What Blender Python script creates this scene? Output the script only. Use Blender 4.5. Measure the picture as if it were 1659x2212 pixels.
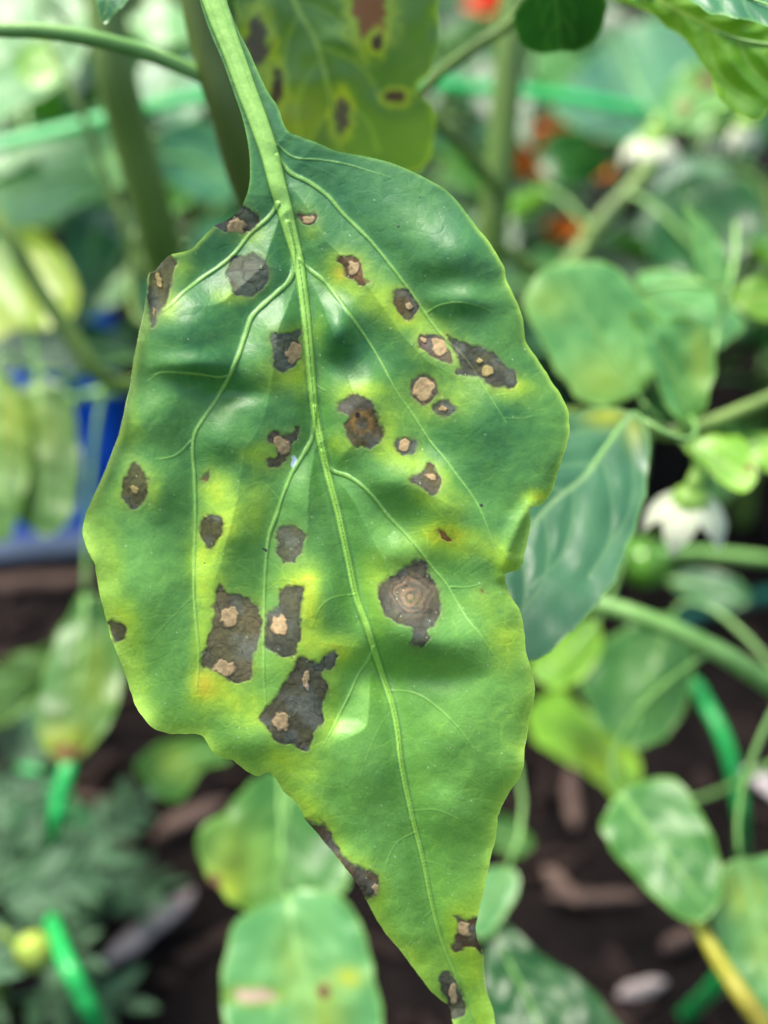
import bpy, math, random
import numpy as np
from mathutils import Vector

random.seed(7)
for o in list(bpy.data.objects):
    bpy.data.objects.remove(o)
scene = bpy.context.scene
COL = scene.collection

# ------------------------------------------------------------------ camera, sky, sun, exposure
H = 0.39                      # camera height above the soil
PITCH = math.radians(35)
K = 1106.0 / math.tan(math.radians(25))
CAM = np.array([0, 0, H])
FWD = np.array([0, math.cos(PITCH), -math.sin(PITCH)])
UP = np.array([0, math.sin(PITCH), math.cos(PITCH)])
RIGHT = np.array([1.0, 0, 0])
FOCUS = 0.159

cd = bpy.data.cameras.new('camera')
cam = bpy.data.objects.new('camera', cd)
COL.objects.link(cam)
cam.location = CAM
cam.rotation_euler = (math.radians(90) - PITCH, 0, 0)
cd.sensor_fit = 'VERTICAL'
cd.sensor_height = 36
cd.lens = 18 / math.tan(math.radians(25))
cd.clip_start = 0.01
cd.clip_end = 500
cd.dof.use_dof = True
cd.dof.focus_distance = FOCUS
cd.dof.aperture_fstop = 7.8
scene.camera = cam

SUN_EL, SUN_AZ = math.radians(68), math.radians(300)    # azimuth measured from +Y, clockwise
world = bpy.data.worlds.new('World')
scene.world = world
world.use_nodes = True
wn = world.node_tree
bg = wn.nodes['Background']
sky = wn.nodes.new('ShaderNodeTexSky')
sky.sky_type = 'NISHITA'
sky.sun_disc = False
sky.sun_elevation = SUN_EL
sky.sun_rotation = SUN_AZ
sky.air_density = 1.0
sky.dust_density = 4.0
sky.ozone_density = 1.0
wn.links.new(sky.outputs[0], bg.inputs[0])
bg.inputs[1].default_value = 0.12
sd = bpy.data.lights.new('sun', 'SUN')
sd.energy = 2.1
sd.angle = math.radians(24)
sd.color = (1.0, 0.95, 0.86)
sun = bpy.data.objects.new('sun', sd)
COL.objects.link(sun)
sdir = Vector((math.sin(SUN_AZ) * math.cos(SUN_EL), math.cos(SUN_AZ) * math.cos(SUN_EL), math.sin(SUN_EL)))
sun.rotation_euler = sdir.to_track_quat('Z', 'Y').to_euler()
sun.location = (0, 0, 3)
scene.view_settings.view_transform = 'Standard'
scene.view_settings.look = 'None'
scene.view_settings.gamma = 1
scene.view_settings.use_curve_mapping = False
scene.view_settings.exposure = 1.5
scene.cycles.max_bounces = 6
scene.cycles.diffuse_bounces = 3
scene.cycles.glossy_bounces = 2
scene.cycles.transmission_bounces = 4

# ------------------------------------------------------------------ helpers
def S(r, g, b):
    """sRGB 0-255 to linear"""
    f = lambda c: (c / 255 / 12.92) if c / 255 <= 0.04045 else ((c / 255 + 0.055) / 1.055) ** 2.4
    return np.array([f(r), f(g), f(b)])

def at(x, y, d):
    """point seen at photo position x, y (1659 x 2212 grid) standing d metres deep"""
    x = np.asarray(x, float); y = np.asarray(y, float); d = np.asarray(d, float)
    return CAM + d[..., None] * (FWD + RIGHT * ((x - 829.5) / K)[..., None] + UP * ((1106 - y) / K)[..., None])

def ground_at(x, y):
    v = FWD + RIGHT * ((x - 829.5) / K) + UP * ((1106 - y) / K)
    t = -H / v[2]
    return CAM + v * t

WO = {}
def empty(name, loc, label=None, cat=None, group=None):
    o = bpy.data.objects.new(name, None)
    o.empty_display_size = 0.01
    COL.objects.link(o)
    o.location = loc
    WO[o] = np.array(loc, float)
    tag(o, label, cat, group)
    return o

def tag(o, label=None, cat=None, group=None, kind=None):
    if label: o['label'] = label
    if cat: o['category'] = cat
    if group: o['group'] = group
    if kind: o['kind'] = kind
    return o

def link(name, me, parent, origin):
    o = bpy.data.objects.new(name, me)
    COL.objects.link(o)
    origin = np.array(origin, float)
    WO[o] = origin
    if parent is not None:
        o.parent = parent
        o.location = origin - WO[parent]
    else:
        o.location = origin
    return o

def build(name, verts, faces, mat, parent=None, origin=None, cols=None, uvs=None, normals=None, smooth=True):
    """verts in world coordinates"""
    verts = np.asarray(verts, float)
    if origin is None:
        origin = verts[0] if parent is None else WO[parent]
    v = verts - np.asarray(origin)
    me = bpy.data.meshes.new(name)
    if isinstance(faces, np.ndarray):
        n = len(faces); k = faces.shape[1]
        me.vertices.add(len(v)); me.vertices.foreach_set('co', v.astype(np.float32).ravel())
        me.loops.add(n * k); me.loops.foreach_set('vertex_index', faces.astype(np.int32).ravel())
        me.polygons.add(n)
        me.polygons.foreach_set('loop_start', np.arange(0, n * k, k, dtype=np.int32))
        me.update(calc_edges=True)
    else:
        me.from_pydata([tuple(p) for p in v], [], [tuple(f) for f in faces])
        me.update()
    me.validate()
    if smooth:
        me.polygons.foreach_set('use_smooth', np.ones(len(me.polygons), dtype=bool))
    if cols is not None:
        a = me.attributes.new('Col', 'FLOAT_COLOR', 'POINT')
        c = np.ones((len(v), 4), np.float32)
        c[:, :cols.shape[1]] = cols
        a.data.foreach_set('color', c.ravel())
    if uvs is not None:
        a = me.attributes.new('leafpos', 'FLOAT_VECTOR', 'POINT')
        c = np.zeros((len(v), 3), np.float32); c[:, :2] = uvs
        a.data.foreach_set('vector', c.ravel())
    if normals is not None:
        me.normals_split_custom_set_from_vertices([tuple(x) for x in normals])
    if mat is not None:
        me.materials.append(mat)
    return link(name, me, parent, origin)

def smooth_line(pts, n=8, closed=False):
    """Catmull-Rom through the points"""
    p = np.asarray(pts, float)
    out = []
    m = len(p)
    rng = range(m) if closed else range(m - 1)
    for i in rng:
        if closed:
            a, b, c, d = p[(i - 1) % m], p[i], p[(i + 1) % m], p[(i + 2) % m]
        else:
            b, c = p[i], p[i + 1]
            a = p[i - 1] if i > 0 else 2 * b - c
            d = p[i + 2] if i + 2 < m else 2 * c - b
        for t in np.arange(n) / n:
            out.append(0.5 * ((2 * b) + (-a + c) * t + (2 * a - 5 * b + 4 * c - d) * t * t + (-a + 3 * b - 3 * c + d) * t ** 3))
    if not closed:
        out.append(p[-1])
    return np.array(out)

def tube_mesh(pts, radii, seg=10, flat=1.0, cap=True):
    """swept tube; pts (n,3), radii (n); flat squeezes the section"""
    pts = np.asarray(pts, float); n = len(pts)
    radii = np.interp(np.linspace(0, 1, n), np.linspace(0, 1, len(radii)), radii)
    tan = np.gradient(pts, axis=0)
    tan /= np.linalg.norm(tan, axis=1)[:, None] + 1e-12
    ref = np.array([0, -0.6, 0.8])
    V, F = [], []
    for i in range(n):
        a = np.cross(tan[i], ref); a /= np.linalg.norm(a) + 1e-9
        b = np.cross(a, tan[i])
        for j in range(seg):
            th = 2 * math.pi * j / seg
            V.append(pts[i] + radii[i] * (a * math.cos(th) + b * math.sin(th) * flat))
    for i in range(n - 1):
        for j in range(seg):
            k = (j + 1) % seg
            F.append((i * seg + j, i * seg + k, (i + 1) * seg + k, (i + 1) * seg + j))
    if cap:
        F.append(tuple(range(seg - 1, -1, -1)))
        F.append(tuple((n - 1) * seg + j for j in range(seg)))
    return V, F

def vnoise(x, y, scale, seed=0):
    """smooth value noise, about -1..1"""
    rs = np.random.RandomState(seed)
    tab = rs.rand(256, 256) * 2 - 1
    u = x / scale + 1000; v = y / scale + 1000
    i = np.floor(u).astype(int); j = np.floor(v).astype(int)
    fu = u - i; fv = v - j
    fu = fu * fu * (3 - 2 * fu); fv = fv * fv * (3 - 2 * fv)
    g = lambda a, b: tab[a % 256, b % 256]
    return (g(i, j) * (1 - fu) + g(i + 1, j) * fu) * (1 - fv) + (g(i, j + 1) * (1 - fu) + g(i + 1, j + 1) * fu) * fv

def sstep(a, b, x):
    t = np.clip((x - a) / (b - a), 0, 1)
    return t * t * (3 - 2 * t)

class Grid:
    """regular grid of a region of the leaf plane, with windowed distance fields"""
    def __init__(self, x0, y0, x1, y1, step):
        self.x0, self.y0, self.step = x0, y0, step
        self.nx = int((x1 - x0) / step) + 2; self.ny = int((y1 - y0) / step) + 2
        self.X, self.Y = np.meshgrid(x0 + np.arange(self.nx) * step, y0 + np.arange(self.ny) * step)
    def win(self, xa, ya, xb, yb):
        i0 = max(0, int((xa - self.x0) / self.step)); i1 = min(self.nx, int((xb - self.x0) / self.step) + 2)
        j0 = max(0, int((ya - self.y0) / self.step)); j1 = min(self.ny, int((yb - self.y0) / self.step) + 2)
        return slice(j0, max(j0, j1)), slice(i0, max(i0, i1))
    def inside(self, poly):
        ins = np.zeros(self.X.shape, bool)
        q = np.roll(poly, -1, axis=0)
        for (ax, ay), (bx, by) in zip(poly, q):
            if ay == by: continue
            lo, hi = min(ay, by), max(ay, by)
            w = self.win(self.x0, lo - self.step, self.x0 + self.nx * self.step, hi + self.step)
            X, Y = self.X[w], self.Y[w]
            c = (Y > lo) & (Y <= hi) & (X < ax + (Y - ay) * (bx - ax) / (by - ay))
            ins[w] ^= c
        return ins
    def dist(self, line, R, closed=False):
        """distance to a polyline (clipped at R), length along it 0..1, nearest point"""
        D = np.full(self.X.shape, float(R)); T = np.zeros(self.X.shape)
        NX = self.X.copy(); NY = self.Y.copy()
        a = np.asarray(line, float)
        b = np.roll(a, -1, axis=0)
        if not closed: a, b = a[:-1], b[:-1]
        L = np.linalg.norm(b - a, axis=1); cum = np.concatenate([[0], np.cumsum(L)]); tot = cum[-1]
        for k in range(len(a)):
            if L[k] < 1e-9: continue
            w = self.win(min(a[k, 0], b[k, 0]) - R, min(a[k, 1], b[k, 1]) - R, max(a[k, 0], b[k, 0]) + R, max(a[k, 1], b[k, 1]) + R)
            X, Y = self.X[w], self.Y[w]
            if X.size == 0: continue
            d = b[k] - a[k]
            t = np.clip(((X - a[k, 0]) * d[0] + (Y - a[k, 1]) * d[1]) / L[k] ** 2, 0, 1)
            px, py = a[k, 0] + t * d[0], a[k, 1] + t * d[1]
            dd = np.hypot(X - px, Y - py)
            m = dd < D[w]
            D[w] = np.where(m, dd, D[w]); T[w] = np.where(m, (cum[k] + t * L[k]) / tot, T[w])
            NX[w] = np.where(m, px, NX[w]); NY[w] = np.where(m, py, NY[w])
        return D, T, NX, NY

def grid_faces(g, ins, NX, NY):
    """quads that touch the inside; outside corners slide onto the outline. returns mask ids, positions, quads"""
    c = ins[:-1, :-1] | ins[1:, :-1] | ins[:-1, 1:] | ins[1:, 1:]
    used = np.zeros(ins.shape, bool)
    used[:-1, :-1] |= c; used[1:, :-1] |= c; used[:-1, 1:] |= c; used[1:, 1:] |= c
    ids = np.full(ins.shape, -1); ids[used] = np.arange(used.sum())
    PX = np.where(ins, g.X, NX)[used]; PY = np.where(ins, g.Y, NY)[used]
    jj, ii = np.nonzero(c)
    q = np.stack([ids[jj, ii], ids[jj + 1, ii], ids[jj + 1, ii + 1], ids[jj, ii + 1]], 1)
    return used, PX, PY, q

# ------------------------------------------------------------------ materials
def nodes_of(name):
    m = bpy.data.materials.new(name)
    m.use_nodes = True
    nt = m.node_tree
    return m, nt, nt.nodes['Principled BSDF'], nt.nodes['Material Output']

def N(nt, typ, **kw):
    n = nt.nodes.new(typ)
    for k, v in kw.items():
        setattr(n, k, v)
    return n

def pmat(name, ca, cb, scale=60, rough=0.5, bump=0.3, bump_scale=None, spec=0.5, translucent=0.0, detail=5, stretch=None):
    m, nt, bs, out = nodes_of(name)
    tc = N(nt, 'ShaderNodeTexCoord')
    mp = N(nt, 'ShaderNodeMapping')
    if stretch: mp.inputs['Scale'].default_value = stretch
    nt.links.new(tc.outputs['Object'], mp.inputs[0])
    nz = N(nt, 'ShaderNodeTexNoise'); nz.inputs['Scale'].default_value = scale; nz.inputs['Detail'].default_value = detail
    nt.links.new(mp.outputs[0], nz.inputs['Vector'])
    cr = N(nt, 'ShaderNodeValToRGB')
    cr.color_ramp.elements[0].position = 0.32; cr.color_ramp.elements[0].color = (*ca, 1)
    cr.color_ramp.elements[1].position = 0.68; cr.color_ramp.elements[1].color = (*cb, 1)
    nt.links.new(nz.outputs[0], cr.inputs[0])
    nt.links.new(cr.outputs[0], bs.inputs['Base Color'])
    bs.inputs['Roughness'].default_value = rough
    bs.inputs['Specular IOR Level'].default_value = spec
    if bump:
        n2 = N(nt, 'ShaderNodeTexNoise'); n2.inputs['Scale'].default_value = bump_scale or scale * 3; n2.inputs['Detail'].default_value = 4
        nt.links.new(mp.outputs[0], n2.inputs['Vector'])
        bp = N(nt, 'ShaderNodeBump'); bp.inputs['Strength'].default_value = bump; bp.inputs['Distance'].default_value = 0.002
        nt.links.new(n2.outputs[0], bp.inputs['Height'])
        nt.links.new(bp.outputs[0], bs.inputs['Normal'])
    if translucent:
        tr = N(nt, 'ShaderNodeBsdfTranslucent'); mx = N(nt, 'ShaderNodeMixShader'); mx.inputs[0].default_value = translucent
        nt.links.new(cr.outputs[0], tr.inputs['Color'])
        nt.links.new(bs.outputs[0], mx.inputs[1]); nt.links.new(tr.outputs[0], mx.inputs[2])
        nt.links.new(mx.outputs[0], out.inputs['Surface'])
    return m

def leaf_mat(name, main, relief=1.0):
    """blade colour comes from the leaf's own pigment map (Col), with a procedural network of fine veins and grain"""
    m, nt, bs, out = nodes_of(name)
    at_ = N(nt, 'ShaderNodeAttribute', attribute_name='Col')
    lp = N(nt, 'ShaderNodeAttribute', attribute_name='leafpos')
    warp = N(nt, 'ShaderNodeTexNoise'); warp.inputs['Scale'].default_value = 18
    nt.links.new(lp.outputs['Vector'], warp.inputs['Vector'])
    wm = N(nt, 'ShaderNodeVectorMath', operation='MULTIPLY_ADD')
    wm.inputs[1].default_value = (0.05, 0.05, 0)
    nt.links.new(warp.outputs['Color'], wm.inputs[0]); nt.links.new(lp.outputs['Vector'], wm.inputs[2])
    vo = N(nt, 'ShaderNodeTexVoronoi', feature='DISTANCE_TO_EDGE'); vo.inputs['Scale'].default_value = 17
    nt.links.new(wm.outputs[0], vo.inputs['Vector'])
    net = N(nt, 'ShaderNodeMapRange'); net.inputs['From Min'].default_value = 0.0; net.inputs['From Max'].default_value = 0.07
    net.inputs['To Min'].default_value = 1.0; net.inputs['To Max'].default_value = 0.0
    nt.links.new(vo.outputs['Distance'], net.inputs[0])
    vo2 = N(nt, 'ShaderNodeTexVoronoi', feature='DISTANCE_TO_EDGE'); vo2.inputs['Scale'].default_value = 60
    nt.links.new(wm.outputs[0], vo2.inputs['Vector'])
    net2 = N(nt, 'ShaderNodeMapRange'); net2.inputs['From Max'].default_value = 0.12
    net2.inputs['To Min'].default_value = 1.0; net2.inputs['To Max'].default_value = 0.0
    nt.links.new(vo2.outputs['Distance'], net2.inputs[0])
    # patchy strength
    pn = N(nt, 'ShaderNodeTexNoise'); pn.inputs['Scale'].default_value = 6
    nt.links.new(lp.outputs['Vector'], pn.inputs['Vector'])
    pr = N(nt, 'ShaderNodeMapRange'); pr.inputs['From Min'].default_value = 0.42; pr.inputs['From Max'].default_value = 0.7
    pr.inputs['To Max'].default_value = 0.34 if main else 0.15
    nt.links.new(pn.outputs[0], pr.inputs[0])
    mul = N(nt, 'ShaderNodeMath', operation='MULTIPLY')
    nt.links.new(net.outputs[0], mul.inputs[0]); nt.links.new(pr.outputs[0], mul.inputs[1])
    lit = N(nt, 'ShaderNodeMixRGB', blend_type='MIX')
    mixc = N(nt, 'ShaderNodeMixRGB', blend_type='MULTIPLY'); mixc.inputs[0].default_value = 1
    # grain
    gr = N(nt, 'ShaderNodeTexNoise'); gr.inputs['Scale'].default_value = 160; gr.inputs['Detail'].default_value = 3
    nt.links.new(lp.outputs['Vector'], gr.inputs['Vector'])
    grr = N(nt, 'ShaderNodeMapRange'); grr.inputs['From Min'].default_value = 0.3; grr.inputs['From Max'].default_value = 0.7
    grr.inputs['To Min'].default_value = 0.92; grr.inputs['To Max'].default_value = 1.08
    nt.links.new(gr.outputs[0], grr.inputs[0])
    nt.links.new(at_.outputs['Color'], mixc.inputs[1]); nt.links.new(grr.outputs[0], mixc.inputs[2])
    lighter = N(nt, 'ShaderNodeMixRGB', blend_type='MULTIPLY'); lighter.inputs[0].default_value = 1
    lighter.inputs[2].default_value = (1.9, 1.5, 1.3, 1)
    nt.links.new(mixc.outputs[0], lighter.inputs[1])
    nt.links.new(mul.outputs[0], lit.inputs[0]); nt.links.new(mixc.outputs[0], lit.inputs[1]); nt.links.new(lighter.outputs[0], lit.inputs[2])
    col = lit.outputs[0]
    if not main:
        oi = N(nt, 'ShaderNodeObjectInfo')
        hs = N(nt, 'ShaderNodeHueSaturation')
        mr = N(nt, 'ShaderNodeMapRange'); mr.inputs['To Min'].default_value = 0.75; mr.inputs['To Max'].default_value = 1.25
        nt.links.new(oi.outputs['Random'], mr.inputs[0]); nt.links.new(mr.outputs[0], hs.inputs['Value'])
        nt.links.new(col, hs.inputs['Color'])
        col = hs.outputs[0]
    nt.links.new(col, bs.inputs['Base Color'])
    # alpha channel of Col stores dryness (dead tissue is matt)
    rr = N(nt, 'ShaderNodeMapRange'); rr.inputs['To Min'].default_value = 0.46 if main else 0.36; rr.inputs['To Max'].default_value = 0.8
    sub = N(nt, 'ShaderNodeMath', operation='SUBTRACT'); sub.inputs[0].default_value = 1
    nt.links.new(at_.outputs['Alpha'], sub.inputs[1]); nt.links.new(sub.outputs[0], rr.inputs[0])
    nt.links.new(rr.outputs[0], bs.inputs['Roughness'])
    bs.inputs['Specular IOR Level'].default_value = 0.5
    b1 = N(nt, 'ShaderNodeBump', invert=True); b1.inputs['Strength'].default_value = 0.05 * relief; b1.inputs['Distance'].default_value = 0.0004
    nt.links.new(net2.outputs[0], b1.inputs['Height'])
    b2 = N(nt, 'ShaderNodeBump'); b2.inputs['Strength'].default_value = 0.07 * relief; b2.inputs['Distance'].default_value = 0.0003
    nt.links.new(gr.outputs[0], b2.inputs['Height']); nt.links.new(b1.outputs[0], b2.inputs['Normal'])
    b3 = N(nt, 'ShaderNodeBump', invert=True); b3.inputs['Strength'].default_value = 0.045 * relief; b3.inputs['Distance'].default_value = 0.0004
    nt.links.new(net.outputs[0], b3.inputs['Height']); nt.links.new(b2.outputs[0], b3.inputs['Normal'])
    nt.links.new(b3.outputs[0], bs.inputs['Normal'])
    tr = N(nt, 'ShaderNodeBsdfTranslucent'); mx = N(nt, 'ShaderNodeMixShader'); mx.inputs[0].default_value = 0.12 if main else 0.3
    tint = N(nt, 'ShaderNodeMixRGB', blend_type='MULTIPLY'); tint.inputs[0].default_value = 1; tint.inputs[2].default_value = (1.9, 1.6, 0.5, 1)
    nt.links.new(col, tint.inputs[1]); nt.links.new(tint.outputs[0], tr.inputs['Color'])
    nt.links.new(bs.outputs[0], mx.inputs[1]); nt.links.new(tr.outputs[0], mx.inputs[2])
    nt.links.new(mx.outputs[0], out.inputs['Surface'])
    return m

M_MAIN = leaf_mat('spotted_leaf_tissue', True)
M_RIB = leaf_mat('midrib_tissue', True, 0.1)
M_LEAF = leaf_mat('pepper_leaf_tissue', False)
M_STEM = pmat('pepper_stem_skin', S(82, 112, 44), S(116, 146, 64), 90, 0.45, 0.15, stretch=(1, 1, 0.15))
M_STEMD = pmat('old_stem_skin', S(72, 92, 34), S(98, 118, 48), 60, 0.5, 0.2, stretch=(1, 1, 0.15))
M_PET = pmat('petiole_skin', S(96, 146, 66), S(134, 182, 96), 90, 0.42, 0.15)
M_YEL = pmat('yellowing_petiole_skin', S(170, 170, 40), S(150, 130, 60), 45, 0.5, 0.15)
M_STRAP = pmat('green_plastic', S(24, 150, 66), S(38, 172, 82), 40, 0.35, 0.05)
M_TEAL = pmat('dark_green_plastic', S(8, 78, 62), S(14, 96, 76), 40, 0.4, 0.05)
M_PETAL = pmat('white_petal', S(214, 220, 184), S(232, 236, 208), 120, 0.6, 0.1, translucent=0.3)
M_CALYX = pmat('calyx_skin', S(120, 165, 60), S(150, 190, 80), 120, 0.45, 0.1)
M_ORANGE = pmat('orange_petal', S(236, 120, 12), S(246, 150, 36), 90, 0.6, 0.2, translucent=0.25)
M_RED = pmat('red_orange_petal', S(214, 52, 10), S(236, 84, 12), 90, 0.6, 0.2, translucent=0.25)
M_FERN = pmat('marigold_leaf_tissue', S(36, 78, 46), S(66, 108, 66), 70, 0.6, 0.2, translucent=0.2)
M_FRUIT = pmat('unripe_pepper_skin', S(78, 132, 34), S(96, 150, 46), 30, 0.18, 0.02)
M_BUD = pmat('bud_skin', S(150, 180, 60), S(190, 205, 90), 120, 0.5, 0.1)
M_CHIP = pmat('weathered_wood', S(140, 126, 120), S(186, 170, 162), 120, 0.8, 0.6, stretch=(0.15, 1, 1))
M_CHIPB = pmat('brown_wood', S(26, 20, 18), S(58, 46, 40), 120, 0.9, 0.6, spec=0.15, stretch=(0.15, 1, 1))
M_STICKB = pmat('reddish_wood', S(64, 50, 44), S(104, 86, 76), 120, 0.85, 0.6, spec=0.2, stretch=(0.15, 1, 1))
M_CHIPP = pmat('pale_wood', S(170, 160, 160), S(205, 196, 194), 120, 0.75, 0.5, stretch=(0.15, 1, 1))
M_BAGW = pmat('white_print', S(205, 212, 222), S(228, 232, 238), 30, 0.35, 0.1)

def soil_mat():
    m, nt, bs, out = nodes_of('garden_soil')
    tc = N(nt, 'ShaderNodeTexCoord')
    n1 = N(nt, 'ShaderNodeTexNoise'); n1.inputs['Scale'].default_value = 45; n1.inputs['Detail'].default_value = 8; n1.inputs['Roughness'].default_value = 0.65
    nt.links.new(tc.outputs['Object'], n1.inputs['Vector'])
    cr = N(nt, 'ShaderNodeValToRGB')
    e = cr.color_ramp.elements
    e[0].position = 0.3; e[0].color = (*S(8, 7, 7), 1)
    e[1].position = 0.75; e[1].color = (*S(32, 26, 24), 1)
    nt.links.new(n1.outputs[0], cr.inputs[0]); nt.links.new(cr.outputs[0], bs.inputs['Base Color'])
    bs.inputs['Roughness'].default_value = 1.0
    bs.inputs['Specular IOR Level'].default_value = 0.1
    v = N(nt, 'ShaderNodeTexVoronoi'); v.inputs['Scale'].default_value = 110
    nt.links.new(tc.outputs['Object'], v.inputs['Vector'])
    bp = N(nt, 'ShaderNodeBump'); bp.inputs['Strength'].default_value = 0.8; bp.inputs['Distance'].default_value = 0.006
    nt.links.new(n1.outputs[0], bp.inputs['Height'])
    bp2 = N(nt, 'ShaderNodeBump', invert=True); bp2.inputs['Strength'].default_value = 0.5; bp2.inputs['Distance'].default_value = 0.004
    nt.links.new(v.outputs['Distance'], bp2.inputs['Height']); nt.links.new(bp.outputs[0], bp2.inputs['Normal'])
    nt.links.new(bp2.outputs[0], bs.inputs['Normal'])
    return m
M_SOIL = soil_mat()

# ------------------------------------------------------------------ ground
def soil_height(x, y):
    near = np.exp(-((np.hypot(x, y - 0.5)) / 3.0) ** 2)
    return near * (0.007 * vnoise(x, y, 0.11, 3) + 0.004 * vnoise(x, y, 0.035, 4) + 0.0022 * vnoise(x, y, 0.013, 5))

def make_ground():
    gx = np.concatenate([[-400, -100, -30, -10, -5, -3], np.linspace(-2, -0.5, 60)[:-1], np.linspace(-0.5, 0.5, 150), np.linspace(0.5, 2, 60)[1:], [3, 5, 10, 30, 100, 400]])
    gy = np.concatenate([[-400, -100, -30, -10, -4, -1.5], np.linspace(-0.6, 0.95, 190), np.linspace(0.95, 3, 70)[1:], [4, 6, 10, 30, 100, 400]])
    X, Y = np.meshgrid(gx, gy)
    Z = soil_height(X, Y)
    V = np.stack([X, Y, Z], -1).reshape(-1, 3)
    ny, nx = X.shape
    j, i = np.meshgrid(np.arange(ny - 1), np.arange(nx - 1), indexing='ij')
    a = (j * nx + i).ravel()
    F = np.stack([a, a + 1, a + nx + 1, a + nx], 1)
    o = build('ground', V, F, M_SOIL, origin=(0, 0, 0))
    tag(o, 'dark crumbly garden soil under the plants', kind='structure')
make_ground()

# ------------------------------------------------------------------ generic leaves
GREEN = dict(a=S(58, 112, 52), b=S(84, 142, 66), vein=S(128, 176, 92), edge=S(120, 175, 60))
TEAL2 = dict(a=S(54, 110, 74), b=S(80, 138, 94), vein=S(140, 182, 124), edge=S(120, 170, 90))
TEAL = dict(a=S(42, 96, 66), b=S(64, 122, 80), vein=S(110, 160, 96), edge=S(96, 150, 70))
DARK = dict(a=S(26, 72, 32), b=S(40, 94, 42), vein=S(70, 120, 56), edge=S(60, 110, 44))
LIME = dict(a=S(96, 156, 40), b=S(128, 182, 58), vein=S(160, 200, 92), edge=S(150, 196, 60))
MINT = dict(a=S(84, 150, 84), b=S(108, 172, 100), vein=S(140, 190, 110), edge=S(140, 188, 84))
YELL = dict(a=S(104, 152, 12), b=S(144, 172, 16), vein=S(190, 205, 90), edge=S(170, 190, 40))
OLIVE = dict(a=S(66, 104, 50), b=S(86, 126, 60), vein=S(134, 170, 84), edge=S(120, 160, 50))

def auto_veins(mid, poly, n=5):
    """side veins from the midrib out towards the margin"""
    out = []
    mid = smooth_line(mid, 6)
    seg = np.linalg.norm(np.diff(mid, axis=0), axis=1); cum = np.concatenate([[0], np.cumsum(seg)]); L = cum[-1]
    for k in range(n):
        for side in (-1, 1):
            s = L * (0.08 + 0.80 * (k + 0.25 * (side > 0)) / n)
            p = np.array([np.interp(s, cum, mid[:, 0]), np.interp(s, cum, mid[:, 1])])
            q = np.array([np.interp(min(L, s + 2), cum, mid[:, 0]), np.interp(min(L, s + 2), cum, mid[:, 1])])
            t = (q - p) / (np.linalg.norm(q - p) + 1e-9)
            nrm = np.array([-t[1], t[0]]) * side
            ln = L * 0.42 * (1 - 0.45 * k / n)
            out.append(np.array([p, p + ln * 0.35 * (0.62 * t + 0.75 * nrm), p + ln * 0.7 * (0.75 * t + 0.66 * nrm), p + ln * (0.9 * t + 0.5 * nrm)]))
    return out

def leaf_fields(poly, mid, step, pal, spots=(), cup=0.0, bulge=8, wave=8, seed=0, nv=5, scale=1.0, yellow=()):
    """leaf as a relief sheet over the outline: x, y, height, colour, quads"""
    poly = smooth_line(poly, 5, True)
    poly = poly + scale * np.stack([6 * vnoise(poly[:, 0], poly[:, 1], 38 * scale, seed + 40) + 2.5 * vnoise(poly[:, 0], poly[:, 1], 15 * scale, seed + 42), 6 * vnoise(poly[:, 0], poly[:, 1], 38 * scale, seed + 41) + 2.5 * vnoise(poly[:, 0], poly[:, 1], 15 * scale, seed + 43)], 1)
    mid = smooth_line(mid, 6)
    mn, mx = poly.min(0), poly.max(0)
    g = Grid(mn[0] - step, mn[1] - step, mx[0] + step, mx[1] + step, step)
    ins = g.inside(poly)
    R = 60 * scale
    dE, tE, NX, NY = g.dist(poly, R, True)
    dM, tM, MXx, MYy = g.dist(mid, 2000 * scale)
    dV = np.full(g.X.shape, R)
    for v in auto_veins(mid, poly, nv):
        dv, _, _, _ = g.dist(smooth_line(v, 4), R)
        dV = np.minimum(dV, dv)
    mw = 6 * scale * (1.25 - tM)
    h = -bulge * scale * np.exp(-(np.minimum(dV, dM) / (22 * scale)) ** 2) + cup * dM
    h = h + wave * scale * vnoise(g.X, g.Y, 120 * scale, seed) + 0.4 * wave * scale * vnoise(g.X, g.Y, 45 * scale, seed + 1)
    h = h + 0.9 * wave * scale * vnoise(g.X, g.Y, 50 * scale, seed + 2) * np.exp(-dE / (25 * scale))
    n = 0.5 + 0.5 * vnoise(g.X, g.Y, 70 * scale, seed + 3)
    C = pal['a'] * (1 - n[..., None]) + pal['b'] * n[..., None]
    for (x, y, rx, ry, s) in yellow:
        e = s * np.exp(-((g.X - x) / rx) ** 2 - ((g.Y - y) / ry) ** 2)[..., None]
        C = C * (1 - e) + S(178, 190, 44) * e
    e = (0.8 * np.exp(-(dE / (5 * scale)) ** 2))[..., None]
    C = C * (1 - e) + pal['edge'] * e
    e = (0.4 * np.exp(-(dV / (3.0 * scale)) ** 2))[..., None]
    C = C * (1 - e) + pal['vein'] * e
    e = np.exp(-(dM / mw) ** 4)[..., None]
    C = C * (1 - e) + pal['vein'] * e
    dry = np.zeros(g.X.shape)
    for sp in spots:
        x, y, rx, ry, c = sp
        r = np.hypot((g.X - x) / rx, (g.Y - y) / ry) + 0.35 * vnoise(g.X, g.Y, 14 * scale, seed + 9)
        e = sstep(1.15, 0.8, r)
        hal = 0.6 * sstep(2.2, 1.0, r) * (1 - e)
        C = C * (1 - hal[..., None]) + S(150, 175, 50) * hal[..., None]
        C = C * (1 - e[..., None]) + np.asarray(c) * e[..., None]
        dry = np.maximum(dry, e)
    used, PX, PY, q = grid_faces(g, ins, NX, NY)
    cols = np.concatenate([C[used], (1 - dry[used])[:, None]], 1)
    return PX, PY, h[used], cols, q, mid

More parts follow.
